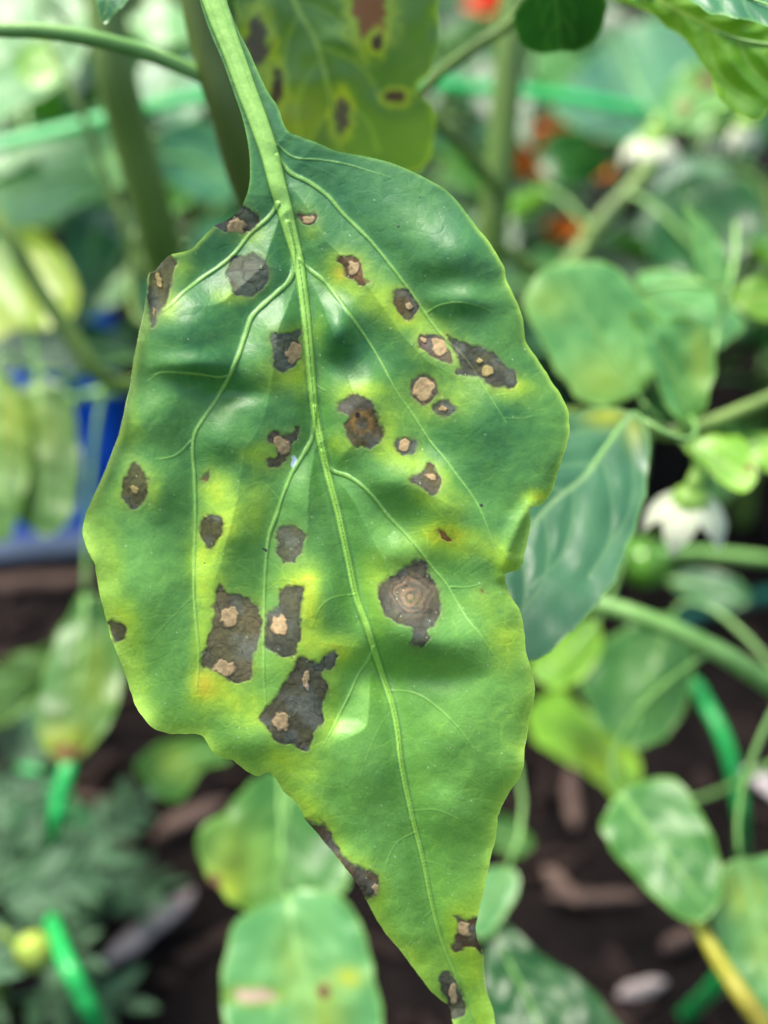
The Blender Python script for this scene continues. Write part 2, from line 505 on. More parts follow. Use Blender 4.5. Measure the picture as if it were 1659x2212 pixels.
SPOT_D = S(62, 54, 46); SPOT_G = S(72, 72, 66); SPOT_T = S(170, 140, 112); SPOT_B = S(110, 78, 56)
STEMS = {}    # plant -> list of world polylines, to fasten petioles to

def nearest_on(plant, p):
    best, bd = None, 1e9
    for line in STEMS[plant]:
        d = np.linalg.norm(line - p, axis=1)
        i = d.argmin()
        if d[i] < bd:
            best, bd = line[i], d[i]
    return best

def photo_leaf(plant, poly, mid, db, dt, pal=GREEN, roll=0.0, cup=0.0, step=7, spots=(), yellow=(), seed=0, petiole=True,
               bulge=8, wave=12, nv=5, label=None, pet_w=9, curve=0.0, up=0.35, mat_pet=None, pet_via=None):
    """leaf standing db metres deep at its base and dt at its tip"""
    mid = np.asarray(mid, float)
    PX, PY, h, cols, q, ml = leaf_fields(poly, mid, step, pal, spots, cup, bulge, wave, seed, nv, 1.0, yellow)
    ax = mid[-1] - mid[0]; L = np.linalg.norm(ax); ax = ax / L; nr = np.array([-ax[1], ax[0]])
    def depth(x, y, hh):
        t = ((x - mid[0, 0]) * ax[0] + (y - mid[0, 1]) * ax[1]) / L
        s = (x - mid[0, 0]) * nr[0] + (y - mid[0, 1]) * nr[1]
        d = db + (dt - db) * t + curve * (t - 0.5) ** 2 - curve * 0.25
        return d * (1 - (hh + roll * s) / K + up * (mid[0, 1] - y) / K)
    W = at(PX, PY, depth(PX, PY, h))
    base = at(mid[0, 0], mid[0, 1], depth(mid[0, 0], mid[0, 1], -6.0))
    uv = np.stack([PX, PY], 1) / 1000
    lf = build('leaf', W, q, M_LEAF, plant, base, cols, uv)
    if label: lf['label'] = label
    # raised rib on the underside / upper face
    mp = at(ml[:, 0], ml[:, 1], depth(ml[:, 0], ml[:, 1], np.full(len(ml), -7.0)))
    V, F = tube_mesh(mp, [pet_w * db / K * 0.55, pet_w * db / K * 0.15], 8)
    build('midrib', V, F, mat_pet or M_PET, lf)
    if petiole is not False:
        tgt = nearest_on(plant, base) if petiole is True else np.asarray(petiole)
        d = mp[0] - mp[1]; d /= np.linalg.norm(d)
        ln = np.linalg.norm(tgt - mp[0])
        if pet_via is not None:
            pts = smooth_line(np.vstack([mp[0], pet_via, tgt]), 8)
        else:
            t = np.linspace(0, 1, 14)[:, None]
            c1 = mp[0] + d * ln * 0.4; c2 = tgt + np.array([0, 0, ln * 0.25]) + (mp[0] - tgt) * 0.2
            pts = (1 - t) ** 3 * mp[0] + 3 * (1 - t) ** 2 * t * c1 + 3 * (1 - t) * t * t * c2 + t ** 3 * tgt
        V, F = tube_mesh(pts, [pet_w * db / K * 0.55, pet_w * db / K * 0.75], 8)
        build('petiole', V, F, mat_pet or M_PET, lf)
    return lf

def photo_tube(plant, name, pts, depths, widths, mat, seg=12, register=True, n=8, flat=1.0):
    """stem or stalk through photo positions, widths in photo units"""
    p = smooth_line(np.column_stack([pts, depths]), n)
    W = at(p[:, 0], p[:, 1], p[:, 2])
    dd = np.interp(np.linspace(0, 1, len(widths)), np.linspace(0, 1, len(depths)), depths)
    V, F = tube_mesh(W, np.array(widths) * dd / K / 2, seg, flat)
    o = build(name, V, F, mat, plant)
    if register:
        STEMS.setdefault(plant, []).append(W)
    return W, o

# ================================================================== the main pepper plant
baseA = ground_at(800, 1830); baseA[2] = 0.0
PA = empty('pepper_plant', baseA, 'pepper plant bearing the big hanging leaf covered in dark spots', 'pepper plant')
def world_stem(plant, pts, radii, mat, name='stem', n=10, seg=12):
    W = smooth_line(pts, n)
    V, F = tube_mesh(W, radii, seg)
    o = build(name, V, F, mat, plant)
    STEMS.setdefault(plant, []).append(W)
    return o
stA = [baseA + [0, 0, -0.01], baseA + [-0.006, 0.004, 0.08], at(700, 900, 0.30), at(600, 560, 0.245), at(530, 380, 0.225), at(490, 240, 0.215), at(450, 110, 0.21), at(418, -60, 0.205), at(395, -260, 0.20)]
world_stem(PA, stA, [0.0042, 0.0040, 0.0034, 0.0030], M_STEMD)

# ------------------------------------------------------------------ the big spotted leaf
OUT = [(405,-120),(418,-60),(431,0),(452,65),(480,130),(505,200),(525,260),(537,320),(540,370),(537,405),(527,435),(520,450),(500,470),(470,484),(457,494),(437,514),(415,537),(372,550),(352,565),(335,585),(320,594),
 (315,653),(300,718),(287,793),(277,853),(260,923),(240,983),(215,1043),(187,1106),(180,1136),(181,1161),(192,1196),(205,1221),(210,1256),(220,1306),(232,1346),(242,1386),(260,1426),(275,1466),(287,1511),(300,1536),(320,1563),(340,1578),(375,1585),(400,1586),(430,1586),(445,1598),(457,1621),(480,1638),(502,1641),(515,1651),
 (550,1676),(580,1669),(592,1676),(605,1696),(612,1711),(635,1729),(650,1749),(657,1769),(670,1781),(695,1814),(725,1849),(745,1874),(770,1909),(785,1931),(800,1964),(829,2011),(849,2034),(869,2059),(894,2094),(914,2119),(939,2149),(970,2174),(979,2211),(1000,2260),(1035,2310),(1068,2340),
 (1082,2300),(1078,2250),(1069,2211),(1064,2179),(1049,2134),(1045,2084),(1042,2059),(1032,2029),(1028,2004),(1032,1979),(1039,1954),(1049,1909),(1059,1859),(1069,1814),(1073,1794),(1074,1769),(1082,1749),(1099,1714),(1119,1684),(1130,1659),(1132,1631),(1137,1596),(1144,1546),(1154,1506),(1155,1481),(1149,1451),(1142,1426),(1135,1396),(1132,1356),(1124,1321),(1109,1296),(1099,1276),(1089,1243),
 (1102,1237),(1119,1231),(1129,1213),(1137,1181),(1142,1151),(1145,1126),(1145,1098),(1169,1090),(1189,1068),(1199,1043),(1207,1013),(1219,978),(1229,943),(1229,903),(1222,873),(1209,848),(1194,828),(1179,803),(1159,773),(1144,753),(1134,728),(1129,688),(1119,658),(1104,628),(1094,603),(1090,578),(1076,552),(1054,520),(1034,495),(1004,455),(969,415),(929,390),(879,365),(829,347),(775,335),(725,325),(690,310),(650,295),(625,285),(612,265),(600,230),(580,200),(560,160),(540,115),(515,65),(500,30),(490,0),(478,-60),(466,-120)]
MID = [(436,-120),(449,-60),(463,0),(485,65),(510,130),(535,200),(558,260),(582,330),(600,400),(617,460),(633,520),(645,565),(655,630),(661,680),(667,740),(675,833),(682,903),(700,988),(715,1050),(730,1106),(742,1160),(755,1221),(770,1291),(795,1361),(815,1426),(832,1475),(847,1521),(859,1581),(868,1656),(889,1759),(914,1859),(932,1949),(947,2009),(964,2059),(985,2110),(1003,2160),(1022,2211),(1045,2270)]
# side veins: (polyline, width at start, width at end, strength)
VEINS = [
 ([(600,440),(592,455),(575,475),(540,505),(505,549),(470,578),(440,598),(400,628),(370,658),(345,676)], 9, 5, 1),
 ([(622,480),(632,530),(634,565),(632,593),(615,618),(580,648),(545,683),(530,723),(515,768),(495,813),(470,858),(440,903),(420,938),(416,978),(420,1028),(422,1106),(420,1206),(419,1281),(425,1356),(430,1416),(425,1496)], 10, 4, 1),
 ([(495,811),(470,815),(425,808),(350,805),(320,823)], 5, 4, .7),
 ([(417,948),(380,983),(335,993)], 5, 3, .7),
 ([(420,1285),(360,1346),(310,1401)], 3, 2, .35),
 ([(680,880),(677,925),(673,950),(655,983),(630,1023),(610,1073),(600,1106),(582,1156),(575,1206),(571,1281),(570,1356),(570,1456),(575,1521)], 9, 4, 1),
 ([(605,1080),(570,1045),(535,1053),(500,1098)], 3, 2, .4),
 ([(808,1398),(795,1426),(775,1456),(755,1501),(735,1541),(715,1581),(690,1622)], 6, 3, .9),
 ([(767,1284),(720,1291),(690,1316),(670,1370)], 4, 2, .5),
 ([(897,1797),(859,1819),(839,1854),(829,1894)], 4, 2, .5),
 ([(936,1965),(910,1990),(890,2030)], 3, 2, .4),
 ([(598,312),(635,340),(690,345),(750,355),(800,370),(850,384)], 5, 2, .6),
 ([(600,335),(612,353),(630,375),(670,395),(710,425),(740,460),(770,490),(800,520),(827,552),(859,593),(889,633),(919,678),(955,725),(989,757),(1019,793),(1044,833),(1069,873),(1094,913)], 9, 3, .9),
 ([(922,676),(949,660),(989,653),(1029,660),(1064,673)], 4, 2, .6),
 ([(1074,853),(1124,848)], 3, 2, .4),
 ([(1089,903),(1129,903),(1160,897)], 3, 2, .4),
 ([(648,560),(670,583),(700,608),(725,638),(755,678),(790,728),(825,785),(859,848),(894,898),(929,953),(959,988),(989,1028),(1019,1068),(1039,1104),(1054,1141),(1069,1186),(1086,1228)], 7, 3, .85),
 ([(676,818),(688,836),(708,845)], 5, 2, .7),
 ([(695,975),(708,1005),(722,1019),(750,1028),(780,1048),(810,1078),(840,1116),(874,1151),(904,1186),(934,1226),(964,1261),(984,1296),(1009,1336),(1034,1366),(1054,1396),(1089,1446)], 8, 3, .9),
 ([(970,1268),(1009,1268),(1046,1260)], 4, 2, .6),
 ([(885,1155),(914,1146),(949,1148)], 3, 2, .4),
 ([(838,1492),(879,1493),(914,1506),(954,1536),(989,1571),(1019,1611),(1030,1650)], 5, 2, .6),
 ([(889,1752),(939,1749),(989,1769),(1019,1794)], 4, 2, .4),
 ([(915,1860),(950,1868),(980,1890)], 3, 2, .3),
 ([(850,1532),(820,1570),(790,1640),(770,1700)], 3, 2, .35),
]
# spots: outline, tone, dry pale centres (x, y, rx, ry), halo strength, label
def Z(ox, oy, pts): return [(ox + a / 2, oy + b / 2) for a, b in pts]
def Zc(ox, oy, cs): return [(ox + a / 2, oy + b / 2, c / 2, d / 2) for a, b, c, d in cs]
CH, BR, GY, OL, TN = S(62, 62, 50), S(86, 70, 38), S(84, 88, 78), S(78, 76, 38), S(168, 145, 104)
R1, R3, R4, R5, R6, R7, R8 = (0, 0), (0, 553), (829.5, 553), (0, 1106), (829.5, 1106), (0, 1659), (829.5, 1659)
SPOTS = [
 (R1, [(1030,885),(1080,905),(1112,940),(1110,970),(1085,1000),(1040,1012),(990,1004),(940,995),(905,975),(960,930)], CH, [(1018,978,48,34)], .35),
 (R1, [(1278,926),(1300,922),(1340,928),(1368,926),(1374,945),(1350,970),(1310,967),(1288,950)], S(84,60,54), [(1328,948,30,17)], .5),
 (R3, [(730,-12),(762,30),(742,100),(727,180),(702,240),(665,305),(646,290),(640,80),(690,30)], OL * .9, [(690,110,13,30),(668,245,9,22)], .5),
 (R3, [(995,20),(1040,-4),(1110,-4),(1152,20),(1167,80),(1142,130),(1100,168),(1030,172),(1000,130),(978,70)], GY, [], .3),
 (R3, [(1180,330),(1230,338),(1295,325),(1298,400),(1303,450),(1262,492),(1210,502),(1178,470),(1192,420),(1172,370)], GY, [(1272,420,32,42)], .5),
 (R3, [(1458,640),(1520,598),(1590,618),(1628,660),(1654,740),(1644,810),(1570,832),(1518,800),(1488,740),(1502,690),(1462,672)], BR * .75, [], .6),
 (R3, [(1158,768),(1200,762),(1230,772),(1294,736),(1292,768),(1262,830),(1242,872),(1210,912),(1158,918),(1152,880),(1192,860),(1190,820),(1158,800)], S(92,80,66), [(1224,820,36,38)], .5),
 (R3, [(868,960),(888,935),(907,922),(904,958),(886,974)], S(96,74,50), [], .4),
 (R3, [(585,897),(622,930),(638,980),(632,1040),(590,1088),(543,1072),(528,1020),(543,950)], OL * .85, [(582,1015,14,15)], .6),
 (R3, [(1462,8),(1500,-4),(1542,8),(1572,60),(1578,95),(1592,122),(1550,122),(1498,90),(1478,50)], S(104,72,44), [(1526,54,27,30)], .9),
 (R4, [(36,165),(80,142),(117,180),(143,215),(133,262),(95,278),(53,240),(32,200)], BR * .85, [(105,210,14,17)], .8),
 (R4, [(152,332),(200,338),(252,348),(268,390),(290,430),(288,460),(240,447),(190,432),(148,390)], S(94,70,64), [(238,395,38,36),(176,356,14,12)], .6),
 (R4, [(268,342),(312,368),(390,388),(442,408),(492,438),(522,480),(562,500),(574,545),(540,572),(460,562),(420,532),(360,527),(312,500),(332,460),(302,400)], CH * .85, [(448,497,26,28),(412,461,16,11)], .5),
 (R4, [(126,538),(170,516),(217,542),(234,590),(207,624),(170,644),(132,617),(110,565)], S(110,94,80), [(172,578,46,50)], .5),
 (R4, [(212,640),(250,620),(292,633),(311,665),(270,693),(217,677)], GY * .9, [(255,655,16,9)], .3),
 (R4, [(47,800),(90,780),(132,798),(148,830),(122,863),(75,853),(47,830)], GY, [(90,815,29,25)], .6),
 (R4, [(116,960),(165,938),(180,902),(222,908),(248,960),(238,1022),(200,1033),(148,1002)], BR * .8, [(205,955,20,22)], .7),
 (R5, [(876,30),(920,8),(963,40),(958,90),(920,148),(883,142),(868,70)], OL * .8, [(893,8,9,14)], .8),
 (R5, [(1198,80),(1265,52),(1318,95),(1318,140),(1282,217),(1245,228),(1198,180)], S(70,74,56), [], .5),
 (R5, [(953,314),(1000,358),(1060,362),(1113,405),(1128,480),(1118,580),(1087,640),(1097,690),(1060,738),(1010,738),(930,684),(900,674),(877,680),(883,600),(917,480),(928,380)], S(92,82,58), [(1000,450,40,45),(970,672,50,32)], .9),
 (R5, [(1208,352),(1240,316),(1303,322),(1303,400),(1303,500),(1283,612),(1220,624),(1150,582),(1153,440),(1208,410)], CH * .9, [(1205,490,38,46)], .8),
 (R5, [(1300,626),(1350,650),(1385,650),(1400,618),(1440,602),(1458,640),(1427,682),(1397,692),(1418,770),(1392,830),(1398,900),(1352,960),(1325,1040),(1283,1013),(1198,992),(1148,930),(1116,890),(1158,830),(1218,760),(1258,680)], S(76,70,52), [(1325,720,15,42),(1215,905,36,42)], .7),
 (R5, [(466,478),(500,467),(538,490),(533,550),(500,563),(474,535)], OL * .85, [], .9),
 (R6, [(38,268),(130,212),(182,222),(203,280),(248,380),(248,430),(212,492),(182,512),(192,560),(150,590),(116,562),(130,502),(78,492),(18,452),(-4,420),(-22,330)], S(74,68,58), [], .5),
 (R6, [(228,82),(270,92),(291,125),(260,128)], S(120,78,30), [], 1),
 (R6, [(417,334),(430,332),(434,345),(424,350)], S(110,84,40), [], .3),
 (R7, [(1310,228),(1385,248),(1395,226),(1404,258),(1443,310),(1483,388),(1512,406),(1562,428),(1633,458),(1628,520),(1600,566),(1560,545),(1490,445),(1380,320)], S(90,72,54), [(1620,520,13,22)], .7),
 (R8, [(298,636),(360,648),(412,642),(404,690),(418,760),(428,806),(370,772),(308,793),(286,770),(318,730),(316,670)], S(74,54,34), [(352,690,30,38)], .9),
 (R8, [(236,908),(280,876),(312,920),(348,1000),(348,1050),(310,1088),(280,1065),(262,990),(242,950)], CH, [(300,980,22,46)], .6),
]
SPOT_LABELS = ['dark spot with tan centre cutting into the leaf edge by the stalk', 'small tan spot with a thin dark ring beside the midrib', 'long brown spot along the curled leaf edge', 'round grey spot without a pale centre',
 'grey spot with pale centre touching the midrib', 'dark brown spot with a tiny black hole', 'ragged brown spot near the small white fleck', 'tiny brown fleck', 'dark olive oval spot by the leaf edge', 'tan spot with dark rim in a bright yellow halo',
 'dark brown spot on the long side vein', 'purplish tan spot joining the charcoal patch', 'long charcoal patch with two yellowish centres', 'pale tan spot with a thin dark rim', 'small grey spot below the pale tan spot', 'small round spot with pink tan centre and grey rim', 'dark brown spot with grey centre',
 'dark olive spot with a pale fleck on top', 'charcoal green oval spot', 'large grey brown patch with two tan centres', 'charcoal patch beside the vein with one tan centre', 'largest ragged charcoal patch', 'small olive spot at the leaf edge', 'charcoal patch with concentric brown rings', 'small orange brown fleck in a yellow patch', 'faint tiny brown dot', 'brown dead strip along the torn leaf edge', 'crumpled dark brown patch on the edge near the tip', 'grey streaked patch near the leaf tip']
# chlorotic (yellowed) areas: x, y, rx, ry, strength
YEL = [(755,600,52,42,.75),(725,575,30,35,.4),(820,650,45,32,.6),(880,690,55,28,.65),(930,735,60,45,.45),(640,720,45,28,.3),(606,815,55,38,.75),(640,800,40,60,.4),(690,705,22,45,.3),(775,845,60,26,.75),(835,920,26,40,.65),(735,960,40,28,.5),(850,975,45,26,.6),(880,1000,50,25,.4),
 (925,860,70,60,.4),(990,850,45,45,.3),(935,1060,50,38,.6),(975,1090,45,30,.5),(960,1160,70,30,.95),(1010,1185,45,30,.6),(330,1060,32,45,.6),(285,935,28,55,.55),(275,1050,35,60,.4),(470,1050,45,45,.65),(500,1120,45,50,.6),(450,1200,45,60,.6),(440,1290,30,75,.8),(432,1420,22,90,.5),(452,1475,42,48,1.0),(490,1510,60,40,.7),(540,1540,50,50,.45),
 (558,985,48,26,.6),(590,1000,40,30,.3),(560,1090,40,60,.45),(660,1260,42,55,.75),(672,1330,26,80,.6),(700,1400,60,38,.4),(735,1405,40,32,.55),(722,1480,22,70,.35),(640,1660,75,40,.6),(600,1635,60,30,.5),(700,1580,35,60,.35),(805,1240,36,55,.45),(870,1210,60,30,.3),(820,1330,25,60,.3),
 (1100,1375,48,52,.75),(1050,1300,55,40,.45),(1090,1440,40,40,.3),(255,1340,40,50,.85),(245,1240,30,60,.4),(225,1160,40,70,.45),(290,1440,30,60,.45),(330,1540,50,40,.35),(650,1745,55,45,.65),(700,1810,45,40,.5),(770,1880,50,50,.45),(810,1960,30,60,.45),(1015,1995,50,48,.8),(1040,2080,40,70,.7),(1050,2200,40,90,.65),(900,2080,40,60,.4),(990,2100,50,50,.3),
 (545,510,40,28,.4),(400,585,38,40,.5),(365,660,30,40,.45),(505,638,40,22,.45),(672,500,28,22,.5),(655,455,30,20,.25),(1105,835,50,22,.55),(1130,880,70,60,.2),(1168,1075,40,22,.85),(1088,1215,26,38,.65),(1060,1180,25,30,.4),(1120,1180,30,60,.25),(480,640,30,20,.25),(560,610,40,30,.15)]
# quilting: x, y, rx, ry, height of the swelling between the veins
BUMPS = [(410,715,95,70,16),(400,788,75,26,10),(560,770,70,60,10),(480,940,60,50,8),(735,705,38,60,20),(735,790,40,40,-8),(810,850,60,70,12),(640,1060,50,70,10),(850,1045,75,45,12),(1000,545,95,65,14),(1000,648,75,30,12),(860,500,100,80,8),(865,1345,80,70,20),(840,1455,75,35,-10),(960,1420,70,60,10),(700,1290,60,70,14),(500,1150,60,80,8),(320,1280,80,120,14),(1050,900,80,100,10),(960,1090,50,70,10),(990,1580,90,90,12),(780,1640,80,90,8),(960,1760,70,60,9),(560,1600,60,40,8),(700,1420,50,40,3),(880,1190,60,40,10),(330,900,60,60,8),(350,1050,70,60,8),(610,700,50,40,8),(470,790,60,40,8),(520,850,60,22,-7),(930,1385,90,40,10),(950,1465,80,30,-8)]

def main_leaf():
    step = 1.75
    poly = smooth_line(OUT, 4, True)
    # finely scalloped margin
    q = np.roll(poly, -1, 0) - np.roll(poly, 1, 0); q /= np.linalg.norm(q, axis=1)[:, None] + 1e-9
    wob = 1.5 * vnoise(poly[:, 0], poly[:, 1], 16, 77) * (poly[:, 1] > 450)
    poly = poly + np.stack([-q[:, 1], q[:, 0]], 1) * wob[:, None]
    mn, mx = poly.min(0), poly.max(0)
    g = Grid(mn[0] - 4, mn[1] - 4, mx[0] + 4, mx[1] + 4, step)
    X, Y = g.X, g.Y
    ins = g.inside(poly)
    dE, tE, NX, NY = g.dist(poly, 90, True)
    mid = smooth_line(MID, 5)
    dM, tM, MXx, _ = g.dist(mid, 900)
    mw = np.interp(Y, [-120, 0, 100, 200, 300, 400, 460, 520, 600, 800, 1000, 1300, 1600, 1900, 2100, 2300], [58, 54, 46, 44, 42, 38, 34, 28, 22, 18, 15, 13, 11, 8, 6, 4])
    label = np.zeros(X.shape, int)                 # 0 blade, 1 midrib, 100+ veins, 500+ spots
    # --- side veins
    dVall = np.full(X.shape, 200.0); vcol = np.zeros(X.shape); vh = np.zeros(X.shape); vgroove = np.zeros(X.shape); vshade = np.zeros(X.shape)
    for k, (pl, w0, w1, st) in enumerate(VEINS):
        ln = smooth_line(pl, 5)
        d, t, _, _ = g.dist(ln, 200)
        w = (w0 + (w1 - w0) * t) * (1 + 0.18 * vnoise(X, Y, 22, 300 + k))
        fade = st * (1 - 0.6 * sstep(0.75, 1.0, t))
        vcol = np.maximum(vcol, fade * sstep(0.62, 0.28, d / w))
        vh = np.maximum(vh, fade * 0.42 * w * np.sqrt(np.clip(1 - (d / (0.6 * w)) ** 2, 0, 1)))
        vgroove = np.maximum(vgroove, (st if st >= 0.8 else 0.45 * st) * sstep(1.0, 0.4, t) * np.exp(-(d / 26) ** 2))
        if st >= 0.8 and w0 > 5:
            dVall = np.minimum(dVall, d + 150 * sstep(0.6, 1.0, t))
        if w0 >= 3:
            label = np.where(d < np.maximum(w * 0.5, 2.0), 100 + k, label)
    # --- relief
    h = 24 * (1 - np.exp(-(np.minimum(dVall, dM) / 70) ** 2)) - 6.5 * vgroove - 13 * np.exp(-(np.clip(dM - mw / 2, 0, None) / 26) ** 2) * sstep(330, 600, Y)
    for (x, y, rx, ry, a) in BUMPS:
        h += 2.15 * a * np.exp(-((X - x) / rx) ** 2 - ((Y - y) / ry) ** 2)
    amp = sstep(380, 600, Y)
    h += amp * (12 * vnoise(X, Y, 210, 11) + 5 * vnoise(X, Y, 105, 12) + 1.6 * vnoise(X, Y, 48, 13)) + 0.6 * vnoise(X, Y, 20, 14) + 0.12 * vnoise(X, Y, 8, 15)
    h += amp * 13 * vnoise(X, Y, 75, 16) * np.exp(-dE / 34)
    h += 0.05 * np.minimum(dM, 400) * amp - 70 * ((Y - 1000) / 1200) ** 2
    left = sstep(560, 640, Y) * sstep(1180, 1000, Y) * (X < MXx)
    h += left * 16 * np.exp(-dE / 12)
    h -= sstep(1500, 1750, Y) * (X < MXx) * 16 * np.exp(-dE / 18)
    h -= (X > MXx) * sstep(400, 500, Y) * 22 * np.exp(-dE / 40)
    # fold where the right-hand lobes overlap
    fd, _, _, _ = g.dist(np.array([(1145, 1095), (1120, 1130), (1095, 1190), (1089, 1243)]), 80)
    h += 12 * np.exp(-(fd / 16) ** 2) * (X > 1060)
    # midrib and stalk: half-round with two edge grooves on the stalk
    r = np.clip(dM / (mw / 2), 0, 3)
    h += np.where(r < 1, mw / 2 * 0.75 * np.sqrt(np.clip(1 - r ** 2, 0, 1)), 0)
    h += vh
    rib = sstep(1.08, 0.86, r)
    label = np.where(r < 1.0, 1, label)
    # --- pigment, plus sheen and catch-light put into the colour
    n1 = vnoise(X, Y, 150, 21); n2 = vnoise(X, Y, 60, 22); n3 = vnoise(X, Y, 24, 23); n4 = vnoise(X, Y, 9, 24)
    deep, mids, lime, yel = S(46, 107, 54), S(112, 168, 68), S(158, 196, 46), S(182, 192, 38)
    f = np.clip(0.26 + 0.16 * n1 + 0.10 * n2 + 0.08 * n3 + 0.06 * n4 + 0.46 * sstep(750, 1600, Y) - 0.15 * sstep(900, 500, Y), 0, 1)[..., None]
    C = deep * (1 - f) + mids * f
    # teal cast of the upper part, with bluish sky sheen painted in
    e = (0.30 * sstep(760, 300, Y))[..., None]
    C = C * (1 - e) + S(60, 116, 82) * e
    ysum = np.zeros(X.shape)
    for (x, y, rx, ry, s) in YEL:
        w = g.win(x - 3 * rx, y - 3 * ry, x + 3 * rx, y + 3 * ry)
        ysum[w] = 1 - (1 - ysum[w]) * (1 - np.clip(s * np.exp(-((X[w] - x) / rx) ** 2 - ((Y[w] - y) / ry) ** 2), 0, 1))
    # --- spots: shapes first, haloes feed the yellowing
    dry = np.zeros(X.shape); spotE = []
    wx = X + 5 * vnoise(X, Y, 17, 31) + 2.4 * vnoise(X, Y, 6.5, 32); wy = Y + 5 * vnoise(X, Y, 17, 33) + 2.4 * vnoise(X, Y, 6.5, 34)
    for k, (org, pl, tone, cents, halo) in enumerate(SPOTS):
        pts = smooth_line(Z(org[0], org[1], pl), 3, True)
        mn_, mx_ = pts.min(0) - 95, pts.max(0) + 95
        w = g.win(mn_[0], mn_[1], mx_[0], mx_[1])
        sg = Grid(0, 0, 1, 1, 1); sg.X, sg.Y = wx[w], wy[w]
        ii = np.zeros(sg.X.shape, bool); D = np.full(sg.X.shape, 99.0)
        for (a, b) in zip(pts, np.roll(pts, -1, 0)):
            if a[1] != b[1]:
                c = ((sg.Y > a[1]) != (sg.Y > b[1])) & (sg.X < a[0] + (sg.Y - a[1]) * (b[0] - a[0]) / (b[1] - a[1]))
                ii ^= c
            d = b - a; L2 = d @ d + 1e-9
            t = np.clip(((sg.X - a[0]) * d[0] + (sg.Y - a[1]) * d[1]) / L2, 0, 1)
            D = np.minimum(D, np.hypot(sg.X - a[0] - t * d[0], sg.Y - a[1] - t * d[1]))
        sdv = np.where(ii, -D, D)
        spotE.append((w, sdv))
        hal = 0.38 * halo * np.exp(-np.clip(sdv, 0, None) / (18 + 7 * halo)) * (1 + 0.5 * n2[w])
        ysum[w] = 1 - (1 - ysum[w]) * (1 - np.clip(hal, 0, 1))
    yf = np.clip(ysum * (1 + 0.22 * n2 + 0.16 * n3 + 0.10 * n4), 0, 1)
    yl = sstep(0.04, 0.92, yf)[..., None]; yh = (0.6 * sstep(0.62, 1.1, yf))[..., None]
    C = C * (1 - yl * 0.8) + lime * yl * 0.8
    C = C * (1 - yh) + yel * yh
    orange = np.exp(-((X - 440) / 22) ** 2 - ((Y - 1480) / 26) ** 2) * .5 + np.exp(-((X - 735) / 14) ** 2 - ((Y - 590) / 16) ** 2) * .5
    C = C * (1 - orange[..., None]) + S(206, 172, 40) * orange[..., None]
    # lime margin
    e = (sstep(450, 650, Y) * (0.18 + 0.27 * sstep(900, 1500, Y)) * np.exp(-dE / 30) * (1 + .3 * n2))[..., None]
    C = C * (1 - e) + S(150, 192, 52) * e
    wid = 7 + 7 * sstep(560, 640, Y) * sstep(1150, 950, Y) * (X < MXx) + 22 * sstep(1000, 1200, Y) * sstep(1600, 1450, Y) * (X < MXx) + 6 * sstep(1250, 1500, Y)
    e = (sstep(430, 520, Y) * 0.85 * np.exp(-(dE / wid) ** 2))[..., None]
    C = C * (1 - e) + S(156, 198, 76) * e
    e = (left * 0.9 * np.exp(-(dE / 9) ** 2))[..., None]  # rolled left edge catching the light, painted as a pale rim
    C = C * (1 - e) + S(182, 216, 122) * e
    e = (sstep(520, 430, Y) * 0.6 * np.exp(-(dE / 5) ** 2))[..., None]
    C = C * (1 - e) + S(120, 172, 76) * e
    # veins
    e = (0.80 * np.clip(vcol, 0, 1))[..., None]
    C = C * (1 - e) + S(132, 182, 84) * e
    top = sstep(900, 300, Y)
    ribc = (S(138, 190, 78) * (1 - top[..., None]) + S(146, 196, 96) * top[..., None]) * (1 + 0.05 * vnoise(dM * 6 + X * .2, Y * 0.25, 12, 51)[..., None])
    C = C * (1 - rib[..., None]) + ribc * rib[..., None]
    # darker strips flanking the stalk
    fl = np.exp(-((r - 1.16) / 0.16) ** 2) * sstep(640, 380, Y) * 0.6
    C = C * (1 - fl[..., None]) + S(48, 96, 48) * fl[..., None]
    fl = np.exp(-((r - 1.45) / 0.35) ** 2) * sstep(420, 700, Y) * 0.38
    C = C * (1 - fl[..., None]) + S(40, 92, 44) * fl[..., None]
    edge_rib = np.exp(-((r - 0.45) / 0.10) ** 2) * sstep(330, 120, Y) * 0.25
    C = C * (1 - edge_rib[..., None]) + S(86, 138, 62) * edge_rib[..., None]
    # --- paint the dead tissue
    for k, (org, pl, tone, cents, halo) in enumerate(SPOTS):
        w, sdv = spotE[k]
        x, y = X[w], Y[w]
        fw = 3.4 + 3.0 * vnoise(x, y, 13, 270 + k)
        inn = sstep(fw + .6, -fw - .6, sdv)
        m1 = 0.5 + 0.5 * vnoise(x, y, 26, 60 + k); m2 = vnoise(x, y, 9, 90 + k); m3 = vnoise(x, y, 4, 120 + k)
        z1 = sstep(-.15, .6, vnoise(x, y, 30, 210 + k))[..., None]; z2 = sstep(-.05, .6, vnoise(x, y, 22, 240 + k))[..., None]
        c = tone * (1 - .55 * z1) + S(94, 98, 98) * .55 * z1
        c = c * (1 - .45 * z2) + S(86, 82, 50) * .45 * z2
        c = c * (0.80 + 0.40 * m1 + 0.14 * m2 + 0.14 * m3)[..., None]
        c = c * (1 - 0.30 * np.exp(-((sdv + 3) / 3.5) ** 2))[..., None]            # darker rim
        ringv = np.abs(vnoise(x, y, 30, 150 + k)); cr = 0.55 * np.exp(-(ringv / 0.04) ** 2)
        c = c * (1 - cr)[..., None]
        gp = (0.20 * sstep(0.2, 0.9, vnoise(x, y, 34, 180 + k)))[..., None]
        c = c * (1 - gp) + S(112, 106, 96) * gp
        c = c * np.array([0.93, 1.04, 0.86])
